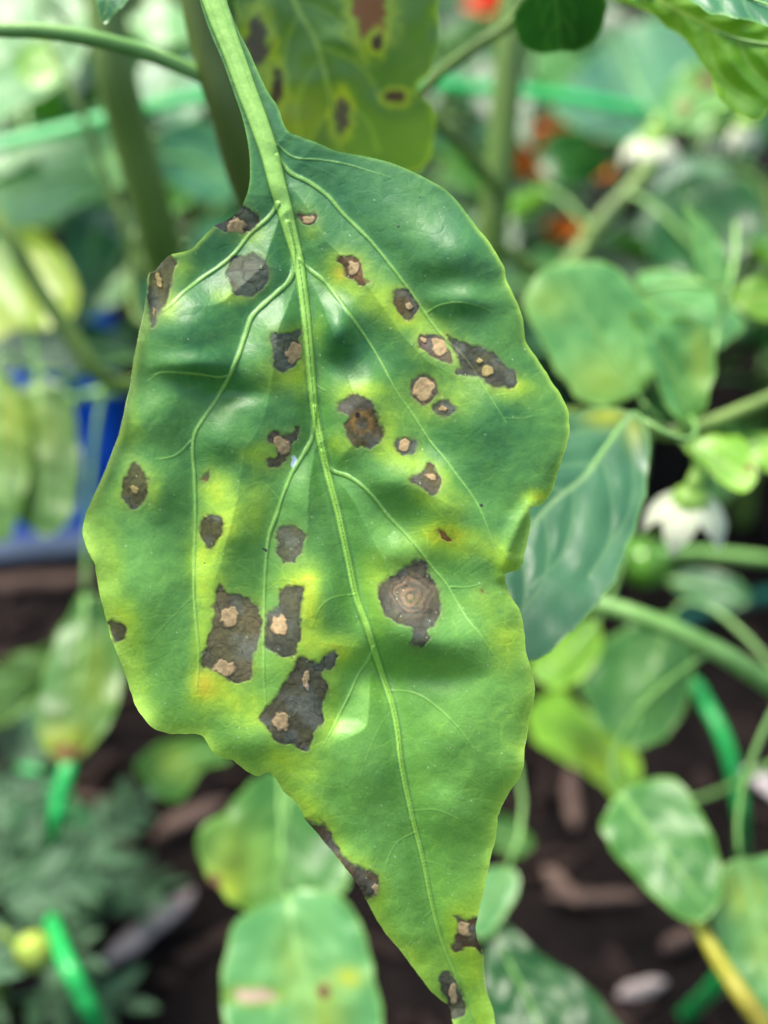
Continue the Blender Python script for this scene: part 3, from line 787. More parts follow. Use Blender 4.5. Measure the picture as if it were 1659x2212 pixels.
        if k == 23:
            rr = np.hypot(x - 886, (y - 1288) * 0.95) + 9 * vnoise(x, y, 26, 5) + 3 * vnoise(x, y, 9, 6)
            rg = (0.5 + 0.5 * np.cos(rr * 2 * math.pi / 15 + 1.6 * vnoise(x, y, 16, 8))) * sstep(60, 26, rr) * (.6 + .4 * vnoise(x, y, 18, 9))
            c = c * (1 - 0.75 * rg[..., None]) + S(140, 112, 84) * 0.75 * rg[..., None]
            c = c * (1 + 0.35 * sstep(45, 0, rr))[..., None]
        if k == 5:
            rr = np.hypot(x - 782, y - 913)
            rg = np.exp(-((rr - 20) / 6) ** 2)[..., None]
            c = c * (1 - 0.7 * rg) + S(128, 100, 44) * 0.7 * rg
            ho = sstep(7, 4, np.hypot(x - 772.5, (y - 897) * .9))[..., None]
            c = c * (1 - ho) + S(20, 14, 10) * ho
            gyl = sstep(24, 8, np.hypot(x - 745, y - 885))[..., None] * .6
            c = c * (1 - gyl) + S(108, 104, 96) * gyl
        for (cx, cy, rx, ry) in Zc(org[0], org[1], cents):
            rr = np.hypot((wx[w] - cx) / rx, (wy[w] - cy) / ry) + 0.17 * m2 + 0.25 * (m1 - .5)
            tn = sstep(1.12, 0.8, rr)
            pal = TN * (0.78 + 0.34 * m1 + 0.16 * m2 + 0.12 * m3)[..., None]
            if k in (12,): pal = pal * np.array([0.95, 1.05, 0.75])
            if k in (2, 8, 17): pal = pal * np.array([0.8, 0.85, 0.6])
            if k in (13,): pal = pal * 1.15
            c = c * (1 - tn[..., None]) + pal * tn[..., None]
            ol = 0.36 * np.exp(-((rr - 1.12) / 0.11) ** 2)
            c = c * (1 - ol[..., None]) + S(52, 38, 30) * ol[..., None]
            h[w] += 2.2 * tn * inn
        if k == 21:
            br = sstep(1.1, 0.6, np.hypot((x - 663.5) / 4, (y - 1482) / 9))[..., None]
            c = c * (1 - br) + S(214, 184, 156) * br
        sm = (0.42 * np.exp(-np.clip(sdv, 0, None) / 6) * (1 - inn) * (1 + .6 * m2))[..., None]
        C[w] = C[w] * (1 - sm) + S(112, 118, 56) * sm
        C[w] = C[w] * (1 - inn[..., None]) + c * inn[..., None]
        vk = (0.28 * np.clip(vcol[w], 0, 1) * inn)[..., None]
        C[w] = C[w] * (1 - vk) + S(120, 130, 70) * vk
        dry[w] = np.maximum(dry[w], inn)
        h[w] += inn * (-1.4 + 0.55 * m2 + 0.2 * m3 - 0.8 * cr)
        label[w] = np.where((sdv < 0) & (label[w] != 1), 500 + k, label[w])
    # torn white fleck, insect speck and pale dots for dust grains and painted glints
    fk = sstep(1.15, 0.7, np.hypot((wx - 634) / 7, (wy - 996) / 12))[..., None]
    C = C * (1 - fk) + S(176, 200, 206) * fk
    for (x, y, rad) in [(863, 492, 4), (573, 1184, 4), (1041, 1092, 4), (441, 1218, 2.5), (598, 716, 3), (902, 430, 2)]:
        e = sstep(1.2, 0.6, np.hypot(wx - x, wy - y) / rad)[..., None]
        C = C * (1 - e) + S(40, 36, 34) * e
    rs = np.random.RandomState(5)
    for _ in range(420):
        x, y = rs.uniform(250, 1200), rs.uniform(430, 2180)
        w = g.win(x - 4, y - 4, x + 4, y + 4)
        e = (rs.uniform(.3, .9) * sstep(rs.uniform(1.6, 2.6), 0.3, np.hypot(X[w] - x, Y[w] - y)))[..., None]
        C[w] = C[w] * (1 - e) + S(190, 210, 170) * e
    used, PX, PY, quads = grid_faces(g, ins, NX, NY)
    hh = h[used]; cols = np.concatenate([np.clip(C[used], 0.002, 1), (1 - dry[used])[:, None]], 1)
    d0 = 0.158 + 0.004 * (PY - 1000) / 1000
    W = at(PX, PY, d0 * (1 - hh / K))
    # vertex normals of the whole sheet, so that the pieces meet without seams
    a, b, c = W[quads[:, 0]], W[quads[:, 1]], W[quads[:, 2]]
    d = W[quads[:, 3]]
    fn = np.cross(c - a, d - b)
    nrm = np.zeros(W.shape)
    for i in range(4):
        np.add.at(nrm, quads[:, i], fn)
    nrm /= np.linalg.norm(nrm, axis=1)[:, None] + 1e-15
    if (nrm @ -FWD).mean() < 0:
        quads = quads[:, ::-1]; nrm = -nrm
    fl = label[used][quads[:, 0]]
    uv = np.stack([PX, PY], 1) / 1000
    base = at(449.0, -60.0, 0.158 * (1 + 60 * .0 / K))
    leaf = None
    def piece(name, sel, parent, lab=None):
        fq = quads[sel]
        if len(fq) < 6: return None
        ids, inv = np.unique(fq, return_inverse=True)
        o = build(name, W[ids], inv.reshape(fq.shape), M_RIB if name == 'midrib' else M_MAIN, parent, base, cols[ids], uv[ids], nrm[ids])
        if lab: o['label'] = lab
        return o
    leaf = piece('leaf', fl == 0, PA, 'large green leaf with yellow haloes and many dark spots')
    piece('midrib', fl == 1, leaf)
    for k in range(len(VEINS)):
        piece('vein', fl == 100 + k, leaf)
    for k in range(len(SPOTS)):
        piece('leaf_spot', fl == 500 + k, leaf, SPOT_LABELS[k])
    # round back of the stalk, running on to the stem
    pts = smooth_line([at(395, -260, .2), at(400, -230, .185), at(418, -150, .163), (at(449, -60, .1595)), at(485, 65, .1597), at(535, 200, .1602), at(582, 330, .1606), at(633, 520, .1607)], 6)
    V, F = tube_mesh(pts, [0.0026, 0.0022, 0.0016, 0.0014, 0.0011, 0.0004], 14)
    build('petiole', V, F, M_PET, leaf)
main_leaf()

# ------------------------------------------------------------------ more of the main plant: leaves behind and below the big one
photo_leaf(PA, [(520,-40),(505,40),(500,120),(520,220),(560,300),(620,360),(700,388),(800,390),(880,378),(915,360),(935,320),(942,270),(930,222),(905,195),(935,150),(950,90),(950,30),(930,-50),(750,-160),(600,-140)],
           [(600,-150),(635,0),(675,75),(700,150),(720,240),(738,330),(745,380)], .205, .232, OLIVE, spots=[(556,95,26,55,SPOT_G),(598,190,14,40,SPOT_D),(738,248,17,36,SPOT_G),(800,30,38,52,SPOT_B),(855,210,22,15,SPOT_D),(815,90,14,20,SPOT_D)],
           yellow=[(620,250,80,60,.25)], seed=21, up=.1, bulge=6, wave=10, label='olive green leaf with dark blotches behind the stalk of the big spotted leaf', nv=4, step=5, curve=0.02)
photo_leaf(PA, [(205,-40),(208,10),(212,30),(222,48),(242,35),(275,2),(290,-40),(270,-90),(225,-90)], [(255,-100),(240,-40),(224,44)], .178, .182, TEAL, seed=5, petiole=at(395, -260, .2), step=4)
Wp, op = photo_tube(PA, 'leaf_stalk', [(-260,60),(-120,60),(0,64),(100,68),(220,88),(330,120),(440,166),(468,190)], [.192,.193,.195,.197,.2,.205,.212,.214], [30,32,34,35,34,30], M_PET)
photo_leaf(PA, [(-150,60),(-260,-20),(-420,0),(-560,80),(-640,200),(-520,200),(-360,170),(-230,120)], [(-160,62),(-360,70),(-620,190)], .192, .2, GREEN, seed=6, petiole=False)
# low leaves
photo_leaf(PA, [(540,1690),(600,1672),(690,1740),(750,1860),(742,1930),(660,1965),(590,2010),(520,1962),(480,1920),(450,1890),(425,1830),(440,1780),(480,1755)], [(628,1680),(612,1800),(600,1900),(594,2005)], .30, .285, GREEN,
           spots=[(466,1905,14,20,SPOT_B)], yellow=[(500,1860,80,90,.3),(480,1930,40,40,.6)], seed=31, bulge=4, cup=.1, up=0, label='green leaf low under the big leaf with a brown nibbled edge', step=6)
photo_leaf(PA, [(480,2110),(500,2005),(560,1960),(640,1920),(720,1930),(770,1980),(800,2080),(822,2180),(812,2280),(700,2340),(560,2320),(490,2220)], [(620,1925),(640,2050),(670,2140),(690,2335)], .275, .265, MINT,
           spots=[(548,2150,42,16,S(196,172,150)),(698,2142,12,16,SPOT_B)], yellow=[(752,2112,30,22,.9),(700,2200,50,70,.5),(630,2080,40,80,.3)], seed=32, bulge=3, cup=.1, up=.1, label='pale green leaf with a tan scar near the soil', step=6)
photo_leaf(PA, [(1055,1985),(1085,1990),(1140,2040),(1200,2080),(1280,2140),(1340,2212),(1360,2300),(1250,2330),(1150,2320),(1080,2250),(1045,2100)], [(1058,1985),(1100,2080),(1150,2180),(1195,2325)], .285, .275, DARK, seed=33, label='dark green leaf with a pale midrib beside the tip of the big leaf')
photo_leaf(PA, [(1010,1930),(1035,1890),(1075,1872),(1110,1880),(1118,1930),(1085,1990),(1050,2030),(1010,2010)], [(1095,1880),(1060,1940),(1015,2010)], .29, .285, MINT, seed=34, nv=3)
photo_leaf(PA, [(1040,1780),(1070,1758),(1105,1772),(1150,1810),(1135,1850),(1090,1842),(1050,1810)], [(1045,1785),(1095,1808),(1148,1838)], .34, .34, GREEN, seed=35, nv=3)
photo_leaf(PA, [(295,1660),(330,1610),(400,1590),(470,1600),(490,1640),(440,1665),(395,1730),(350,1722)], [(480,1615),(400,1645),(335,1700)], .35, .34, GREEN, yellow=[(380,1650,50,40,.4)], seed=36, up=0, nv=4)

# ================================================================== second stem at the left
gB = ground_at(520, 1500); gB[2] = 0
PB = empty('pepper_plant', gB, 'pepper plant with a thick upright stem in front of the blue sack', 'pepper plant')
world_stem(PB, [gB + [0, 0, -.01], at(470, 1000, .41), at(395, 690, .345), at(350, 540, .322), at(320, 425, .31), at(285, 300, .30), at(250, 165, .29), at(232, 40, .285), at(215, -120, .28)], [.0062, .006, .0058, .0052, .0046], M_STEM)
photo_tube(PB, 'branch', [(405,700),(300,560),(262,470),(215,340),(170,230),(120,120),(90,30),(80,-60)], [.35,.345,.34,.335,.33,.33,.33,.33], [22,20,18,14,11,9], M_STEM)
photo_tube(PB, 'branch', [(430,840),(260,830),(205,800),(150,720),(75,610),(20,510),(-40,420),(-90,360)], [.37,.345,.335,.33,.325,.32,.32,.32], [30,36,38,36,34,30], M_STEM)
photo_tube(PB, 'branch', [(405,720),(300,690),(285,600),(290,520),(300,450),(290,380)], [.35,.352,.354,.356,.36,.36], [18,16,14,12,10,8], M_STEM)
photo_tube(PB, 'branch', [(440,840),(300,840),(200,852),(100,880),(0,920),(-60,950)], [.375,.38,.385,.39,.395,.4], [24,24,22,20,18,16], M_PET)
photo_leaf(PB, [(-160,120),(-60,-40),(60,-80),(150,-60),(192,40),(184,120),(125,185),(40,240),(-60,300),(-140,240)], [(190,30),(80,90),(-140,220)], .42, .44, MINT, seed=41, up=.9, step=9)
photo_leaf(PB, [(-40,370),(40,320),(120,285),(190,268),(240,330),(270,385),(200,425),(120,470),(10,490),(-60,450)], [(262,380),(130,380),(-50,430)], .44, .45, MINT, seed=42, up=.9, step=9)
photo_leaf(PB, [(185,300),(215,250),(250,270),(275,330),(282,395),(240,400),(205,360)], [(270,395),(235,330),(205,265)], .40, .41, MINT, seed=43, up=.9, nv=3)
photo_leaf(PB, [(40,120),(70,92),(110,100),(128,140),(110,180),(70,185),(42,160)], [(125,120),(85,138),(48,160)], .36, .36, LIME, seed=44, nv=3)
photo_leaf(PB, [(-60,590),(20,505),(70,490),(120,530),(158,600),(168,660),(120,702),(40,712),(-40,730)], [(20,500),(70,600),(110,700)], .40, .38, YELL, seed=45, up=-.1, label='yellowed leaf beside the blue sack')
photo_leaf(PB, [(20,880),(70,822),(140,842),(172,950),(168,1080),(130,1140),(85,1152),(30,1110),(-5,1000)], [(80,828),(88,980),(95,1145)], .36, .345, OLIVE, yellow=[(60,930,60,60,.35)], seed=46, up=-.1, label='olive leaf hanging in front of the blue sack')
photo_leaf(PB, [(-80,820),(-20,800),(40,840),(60,960),(50,1080),(20,1165),(-40,1150),(-100,1000)], [(-10,805),(-10,980),(15,1160)], .355, .34, OLIVE, yellow=[(20,900,50,90,.4)], seed=47, up=-.1)
photo_leaf(PB, [(-60,740),(40,690),(150,690),(260,720),(290,770),(220,800),(90,800),(-40,810)], [(285,765),(130,745),(-50,775)], .46, .48, TEAL, seed=48, up=.8)
photo_leaf(PB, [(180,1285),(230,1312),(266,1400),(260,1500),(222,1580),(165,1640),(112,1642),(80,1580),(90,1480),(120,1380)], [(185,1287),(180,1440),(125,1636)], .335, .32, GREEN, spots=[(150,1625,34,18,S(140,110,60))], yellow=[(140,1600,60,40,.8),(200,1420,40,60,.35),(200,1500,60,50,.3)], seed=49, cup=-.1, up=0, label='green leaf with a yellowing tip below the blue sack')
photo_leaf(PB, [(-60,1480),(0,1430),(70,1400),(135,1400),(122,1470),(50,1540),(-40,1570)], [(132,1405),(50,1470),(-50,1550)], .39, .4, OLIVE, seed=50, up=0)
photo_leaf(PB, [(290,180),(340,110),(420,90),(470,160),(440,240),(350,260)], [(300,250),(370,180),(450,110)], .43, .43, TEAL, seed=51, up=.8, nv=3)
photo_leaf(PB, [(280,40),(330,0),(400,20),(420,80),(360,100),(300,90)], [(285,60),(350,60),(415,50)], .45, .45, MINT, seed=52, up=.8, nv=3)
photo_leaf(PB, [(350,300),(420,260),(500,290),(520,380),(480,440),(400,420),(350,370)], [(355,340),(430,350),(510,400)], .40, .42, TEAL, seed=53, up=.8)
photo_leaf(PB, [(300,600),(380,560),(470,570),(520,640),(480,720),(380,710),(310,670)], [(350,560),(400,630),(470,710)], .43, .45, TEAL, seed=54, up=.8)

# ================================================================== plant at the right with flowers
gC = ground_at(1010, 1590); gC[2] = 0
PC = empty('pepper_plant', gC, 'pepper plant carrying white flowers and a young shoot', 'pepper plant')
world_stem(PC, [gC + [0, 0, -.01], at(1020, 1000, .43), at(1045, 620, .375), at(1062, 500, .363), at(1085, 300, .353), at(1100, 120, .345), at(1112, -60, .34)], [.006, .0056, .0050, .0046, .0042], M_STEM)
photo_tube(PC, 'branch', [(1080,420),(1010,330),(930,250),(908,212),(940,168),(1020,105),(1100,52),(1150,-10),(1190,-80)], [.358,.32,.285,.27,.262,.255,.25,.245,.24], [30,28,26,26,26,24,22,20], M_STEM)
photo_tube(PC, 'branch', [(1030,900),(1140,900),(1280,905),(1395,925),(1460,935),(1530,915),(1660,862),(1760,820)], [.42,.37,.31,.275,.268,.268,.27,.275], [40,36,34,34,32,30,30], M_STEM)
photo_tube(PC, 'branch', [(1060,520),(1180,600),(1240,560),(1300,475),(1375,395),(1420,330),(1440,290)], [.365,.40,.42,.42,.42,.43,.44], [34,38,40,38,34,24,16], M_STEM)
photo_tube(PC, 'branch', [(1470,934),(1500,880),(1530,790),(1565,660),(1588,560),(1590,480)], [.275,.27,.268,.275,.285,.29], [16,14,14,12,12,10], M_PET)
photo_tube(PC, 'branch', [(1400,930),(1380,1050),(1345,1190),(1420,1196),(1500,1194),(1580,1200),(1700,1214)], [.275,.32,.375,.38,.38,.38,.385], [20,22,24,26,26,26], M_PET)
photo_leaf(PC, [(1150,985),(1200,915),(1240,892),(1290,880),(1340,884),(1385,908),(1402,950),(1399,1020),(1385,1100),(1352,1200),(1310,1280),(1260,1340),(1210,1390),(1150,1428),(1090,1440),(1010,1420),(960,1340),(970,1220),(1060,1080)],
           [(1388,905),(1364,895),(1310,965),(1259,1033),(1179,1100),(1080,1230),(980,1390)], .216, .20, TEAL2, yellow=[(1310,900,50,24,.8),(1370,930,24,40,.5)], seed=61, bulge=6, wave=9, nv=6, step=4, up=.5, cup=.1, label='glossy blue green leaf tucked behind the big spotted leaf', pet_w=10)  # first yellow entry paints in a warm highlight near the top edge
photo_leaf(PC, [(1130,640),(1160,590),(1220,567),(1290,567),(1340,590),(1390,640),(1420,690),(1425,760),(1400,830),(1350,865),(1290,872),(1240,850),(1200,790),(1160,720),(1135,680)], [(1388,868),(1330,780),(1270,690),(1205,585)], .255, .25, MINT, yellow=[(1300,820,90,60,.4),(1180,650,60,50,.3)], seed=62, cup=.1, bulge=4, label='round pale green leaf of the young shoot')
photo_leaf(PC, [(1375,600),(1430,585),(1500,600),(1560,640),(1600,680),(1607,712),(1570,742),(1530,762),(1480,745),(1420,690)], [(1400,640),(1480,665),(1595,700)], .285, .285, MINT, seed=63, roll=.2, bulge=5)
photo_leaf(PC, [(1355,692),(1378,678),(1420,700),(1460,688),(1500,690),(1535,720),(1546,780),(1532,850),(1502,902),(1470,908),(1440,870),(1410,800),(1380,740)], [(1490,906),(1450,800),(1415,735),(1362,690)], .245, .236, MINT, yellow=[(1510,780,30,80,.5)], seed=64, cup=.35, bulge=5, label='narrow folded leaf of the young shoot', step=5)
photo_leaf(PC, [(1482,440),(1512,475),(1542,510),(1566,550),(1570,600),(1546,625),(1515,600),(1495,530)], [(1550,622),(1530,550),(1484,444)], .265, .26, MINT, seed=65, nv=3, bulge=3, step=5)
photo_leaf(PC, [(1400,440),(1440,400),(1520,370),(1590,385),(1640,420),(1642,480),(1600,560),(1520,592),(1430,580),(1392,520)], [(1560,590),(1500,490),(1470,385)], .40, .40, DARK, seed=66, roll=.2)
photo_leaf(PC, [(1578,640),(1610,605),(1660,598),(1720,640),(1700,690),(1620,682)], [(1590,660),(1640,640),(1710,650)], .3, .3, LIME, seed=67, nv=3)
photo_leaf(PC, [(1480,965),(1530,938),(1580,940),(1620,970),(1642,1020),(1622,1052),(1580,1056),(1530,1015)], [(1482,962),(1550,990),(1635,1040)], .262, .25, LIME, spots=[(1618,1010,10,8,SPOT_B)], seed=68, cup=.2, nv=4, step=5)
photo_leaf(PC, [(1600,960),(1640,935),(1700,950),(1740,1000),(1690,1030),(1640,1010)], [(1605,965),(1670,980),(1735,1005)], .27, .27, LIME, seed=69, nv=3)
photo_leaf(PC, [(1140,1440),(1200,1370),(1280,1338),(1295,1400),(1262,1462),(1190,1485)], [(1285,1345),(1230,1410),(1150,1460)], .33, .33, LIME, seed=70, nv=3)
photo_leaf(PC, [(1440,1255),(1500,1226),(1580,1248),(1622,1290),(1592,1318),(1520,1305)], [(1445,1255),(1530,1270),(1615,1300)], .41, .4, TEAL, seed=71, nv=3)
photo_leaf(PC, [(1190,230),(1250,150),(1350,60),(1450,40),(1530,120),(1545,200),(1450,280),(1300,300)], [(1440,290),(1380,190),(1330,75)], .46, .48, TEAL, seed=72, up=.8)
photo_leaf(PC, [(1420,240),(1460,160),(1520,130),(1580,150),(1600,220),(1540,270),(1470,280)], [(1440,285),(1510,210),(1580,160)], .43, .43, MINT, spots=[(1530,175,26,18,SPOT_B),(1480,235,14,14,S(150,110,90))], seed=73)
photo_leaf(PC, [(1165,330),(1210,280),(1280,290),(1320,330),(1300,380),(1220,400),(1170,370)], [(1310,340),(1250,340),(1170,350)], .5, .5, DARK, seed=74, nv=3)
# lime leaf lit from above, and the curled dark one beside it
photo_leaf(PC, [(1280,-30),(1340,5),(1400,30),(1480,85),(1530,150),(1550,200),(1580,236),(1640,254),(1680,225),(1780,150),(1820,0),(1720,-110),(1500,-150),(1340,-90)], [(1260,-60),(1400,-10),(1500,40),(1600,85),(1790,110)], .2, .178, LIME, seed=75, bulge=9, nv=6, step=5, roll=-.45, up=0, label='bright lime leaf arching over the flowers', pet_w=11)
photo_leaf(PC, [(1440,-40),(1490,2),(1540,32),(1600,38),(1640,48),(1700,82),(1770,20),(1700,-80),(1560,-110)], [(1440,-50),(1570,-20),(1740,40)], .176, .170, TEAL, seed=76, roll=.3, step=5, nv=4)
photo_leaf(PC, [(1110,50),(1115,20),(1140,-5),(1180,-60),(1260,-60),(1300,-10),(1303,30),(1290,70),(1265,100),(1235,114),(1200,113),(1150,110),(1120,85)], [(1200,-90),(1205,10),(1210,112)], .198, .206, dict(a=S(14, 52, 20), b=S(24, 70, 30), vein=S(50, 100, 46), edge=S(46, 96, 40)), seed=77, cup=-.1, up=-.35, step=4, nv=3, bulge=2, wave=4, label='dark green curled leaf over the stem')

def flower(plant, px, py, depth, size, pet_from, seed, tilt=(0, 0), npet=6, spread=0.62):
    """nodding white pepper flower: calyx, petals hanging in a bell, stalk"""
    rs = random.Random(seed)
    c = at(px, py, depth)
    r = size * depth / K
    # calyx: small cap
    V, F = [], []
    prof = [(0.02, .42), (.22, .40), (.40, .24), (.46, .05), (.40, -.06)]
    for (a, z) in prof:
        for j in range(12):
            th = 2 * math.pi * j / 12
            V.append(c + r * np.array([a * math.cos(th), a * math.sin(th), z * 1.0]))
    for i in range(len(prof) - 1):
        for j in range(12):
            k = (j + 1) % 12
            F.append((i * 12 + j, (i + 1) * 12 + j, (i + 1) * 12 + k, i * 12 + k))
    cal = build('flower', V, F, M_CALYX, plant, c)
    for j in range(npet):
        th = 2 * math.pi * (j + .3 * rs.random()) / npet + seed
        V, F = [], []
        nn, mm = 9, 7
        for i in range(nn):
            t = i / (nn - 1)
            rad = .36 + spread * math.sin(min(1, t * 1.15) * math.pi / 2)
            z = .05 - 1.05 * t ** 1.5
            wdt = .44 * (math.sin(math.pi * min(1, .30 + t * .70)) ** 1.05) + .015
            for k in range(mm):
                s = (k / (mm - 1) - .5) * 2
                ang = th + s * wdt / max(rad, .3)
                V.append(c + r * np.array([rad * math.cos(ang), rad * math.sin(ang), z + .05 * s * s + .03 * rs.random()]))
        for i in range(nn - 1):
            for k in range(mm - 1):
                a = i * mm + k
                F.append((a, a + 1, a + mm + 1, a + mm))
        build('petal', V, F, M_PETAL, cal)
    V, F = tube_mesh([c + np.array([0, 0, -.1 * r]), c + np.array([0.05 * r, 0, -.75 * r])], [.12 * r, .16 * r], 8)
    build('anther_cone', V, F, M_BUD, cal)
    top = c + np.array([0, 0, .38 * r])
    pts = smooth_line(np.vstack([top, pet_from]), 8)
    V, F = tube_mesh(pts, [.2 * r, .14 * r, .1 * r], 8)
    build('flower_stalk', V, F, M_CALYX, cal)
flower(PC, 1490, 1085, .262, 92, [at(1512, 1000, .262), at(1490, 955, .264), at(1450, 936, .268)], 1)
flower(PC, 1410, 305, .43, 66, [at(1425, 255, .43), at(1436, 285, .44)], 2)
flower(PC, 1610, 275, .42, 56, [at(1615, 225, .42), at(1560, 230, .43), at(1440, 292, .44)], 3, spread=.25)
flower(PC, 1545, 290, .45, 46, [at(1550, 250, .45), at(1500, 260, .445), at(1440, 292, .44)], 4, spread=.2)

def fruit(plant, px, py, depth, rad, top):
    c = at(px, py, depth); r = rad * depth / K
    V, F = [], []
    nn, mm = 12, 20
    for i in range(nn + 1):
        ph = math.pi * i / nn
        for j in range(mm):
            th = 2 * math.pi * j / mm
            lob = 1 + .07 * math.cos(3 * th) * math.sin(ph)
            V.append(c + r * np.array([math.sin(ph) * math.cos(th) * lob, math.sin(ph) * math.sin(th) * lob, .95 * math.cos(ph) - .12 * math.exp(-(ph / .4) ** 2)]))
    for i in range(nn):
        for j in range(mm):
            k = (j + 1) % mm
            F.append((i * mm + j, (i + 1) * mm + j, (i + 1) * mm + k, i * mm + k))
    f = build('fruit', V, F, M_FRUIT, plant, c)
    pts = smooth_line(np.vstack([c + [0, 0, .8 * r], c + [0, 0, 1.25 * r], top]), 6)
    V, F = tube_mesh(pts, [.2 * r, .12 * r], 8)
    build('fruit_stalk', V, F, M_STEM, f)
fruit(PC, 1395, 1215, .385, 56, at(1400, 1130, .36))
fruit(PC, 1205, 1420, .36, 62, at(1180, 1300, .38))

# ================================================================== plant beyond the right edge, leaning in over the soil
gD = ground_at(1740, 1900); gD[2] = 0
PD = empty('pepper_plant', gD, 'pepper plant with an arched stalk and a yellowing stalk over bare soil', 'pepper plant')
world_stem(PD, [gD + [0, 0, -.01], gD + [.004, 0, .06], at(1745, 1560, .30), at(1760, 1300, .285), at(1790, 1050, .28)], [.005, .0045, .004, .0035], M_STEM)
Wd, od = photo_tube(PD, 'leaf_stalk', [(1745,1540),(1680,1490),(1565,1415),(1450,1358),(1335,1316),(1265,1302),(1200,1310)], [.295,.28,.272,.272,.276,.28,.285], [48,46,44,42,38,34], M_PET)
photo_leaf(PD, [(1260,1450),(1300,1390),(1380,1340),(1450,1330),(1490,1380),(1492,1460),(1470,1550),(1430,1600),(1370,1618),(1300,1580),(1265,1520)], [(1450,1335),(1400,1470),(1360,1612)], .335, .33, GREEN, seed=81, cup=-.08, bulge=4, label='broad green leaf below the arched stalk')
photo_leaf(PD, [(1140,1530),(1200,1490),(1270,1540),(1340,1590),(1385,1650),(1350,1722),(1290,1690),(1220,1640),(1150,1600)], [(1375,1700),(1270,1600),(1150,1535)], .37, .37, LIME, yellow=[(1300,1640,60,60,.5)], spots=[(1350,1600,16,10,SPOT_B)], seed=82)
photo_leaf(PD, [(1300,1780),(1330,1720),(1400,1685),(1460,1690),(1510,1750),(1550,1830),(1562,1920),(1530,1982),(1470,1987),(1390,1920),(1330,1850)], [(1340,1715),(1420,1820),(1535,1975)], .28, .27, GREEN, seed=83, bulge=3, cup=.05, label='heart shaped green leaf hanging over the wood chips')
photo_leaf(PD, [(1555,1880),(1620,1850),(1700,1860),(1750,2000),(1740,2200),(1690,2270),(1640,2190),(1580,2100),(1540,2000)], [(1600,1858),(1640,2020),(1700,2260)], .27, .26, MINT, yellow=[(1600,1930,60,60,.5),(1650,2050,40,60,.4)], seed=84, bulge=4, up=.1, label='mottled pale leaf beside the yellowing stalk')
photo_tube(PD, 'yellowing_stalk', [(1495,1972),(1535,2045),(1575,2110),(1620,2175),(1690,2270),(1760,2330)], [.268,.262,.258,.254,.26,.3], [26,38,44,44,40], M_YEL)

# ================================================================== green plastic straps, sack, sticks
def strap(name, pts, w, t, mat, label, cat='strap', group=None):
    """flat plastic band with real thickness"""
    p = smooth_line(pts, 8)
    V, F = tube_mesh(p, [w / 2], 12, flat=t / w)
    o = build(name, V, F, mat, None, p[0])
    tag(o, label, cat, group)
    return o
gp = lambda x, y, z=0.004: ground_at(x, y) + np.array([0, 0, z])
strap('plastic_strap', [at(-160, 352, .385), at(0, 312, .39), at(120, 284, .395), at(240, 252, .40), at(330, 228, .405), at(440, 206, .41), at(560, 190, .42), at(700, 178, .43), at(900, 180, .44), at(1040, 190, .45), at(1120, 197, .455), at(1240, 212, .46), at(1400, 240, .47)], .0062, .0026, M_STRAP, 'bright green plastic strap strung level behind the stems')
strap('plastic_hoop', [gp(1610, 1862, -.01), at(1604, 1790, .40), at(1592, 1700, .39), at(1565, 1600, .39), at(1525, 1520, .40), at(1490, 1470, .42), gp(1440, 1440, -.01)], .0052, .0042, M_STRAP, 'green plastic hoop arching out of the soil beside the broad leaf', 'hoop')
strap('plastic_stake', [gp(1440, 2260, -.004), gp(1480, 2205, .004), at(1540, 2135, .36), at(1580, 2085, .345), at(1640, 2000, .33)], .0065, .0055, M_STRAP, 'green plastic stake leaning past the yellowing stalk', 'stake')
strap('plastic_hoop', [gp(105, 1870, -.01), at(118, 1800, .385), at(132, 1720, .375), at(150, 1640, .38), at(165, 1560, .40), gp(200, 1500, -.01)], .0058, .005, M_STRAP, 'green plastic hoop rising from the marigold foliage', 'hoop')
strap('plastic_stake', [gp(262, 1885, -.004), gp(205, 1825, .008), gp(150, 1768, .012), gp(60, 1690, .012)], .0065, .0055, M_STRAP, 'short green plastic stake lying on soil by the hoop', 'stake')
strap('plastic_stake', [gp(236, 2300, -.004), at(210, 2215, .335), at(175, 2140, .325), at(140, 2070, .33), at(110, 1990, .36)], .0058, .005, M_STRAP, 'green plastic stake leaning out of the feathery foliage', 'stake')
strap('garden_twine', [gp(1740, 1300, .01), gp(1640, 1325, .012), gp(1530, 1352, .012), gp(1400, 1400, .01), gp(1290, 1440, .01), gp(1180, 1480, .008)], .008, .006, M_TEAL, 'dark teal plastic cord lying across the shaded soil', 'cord')

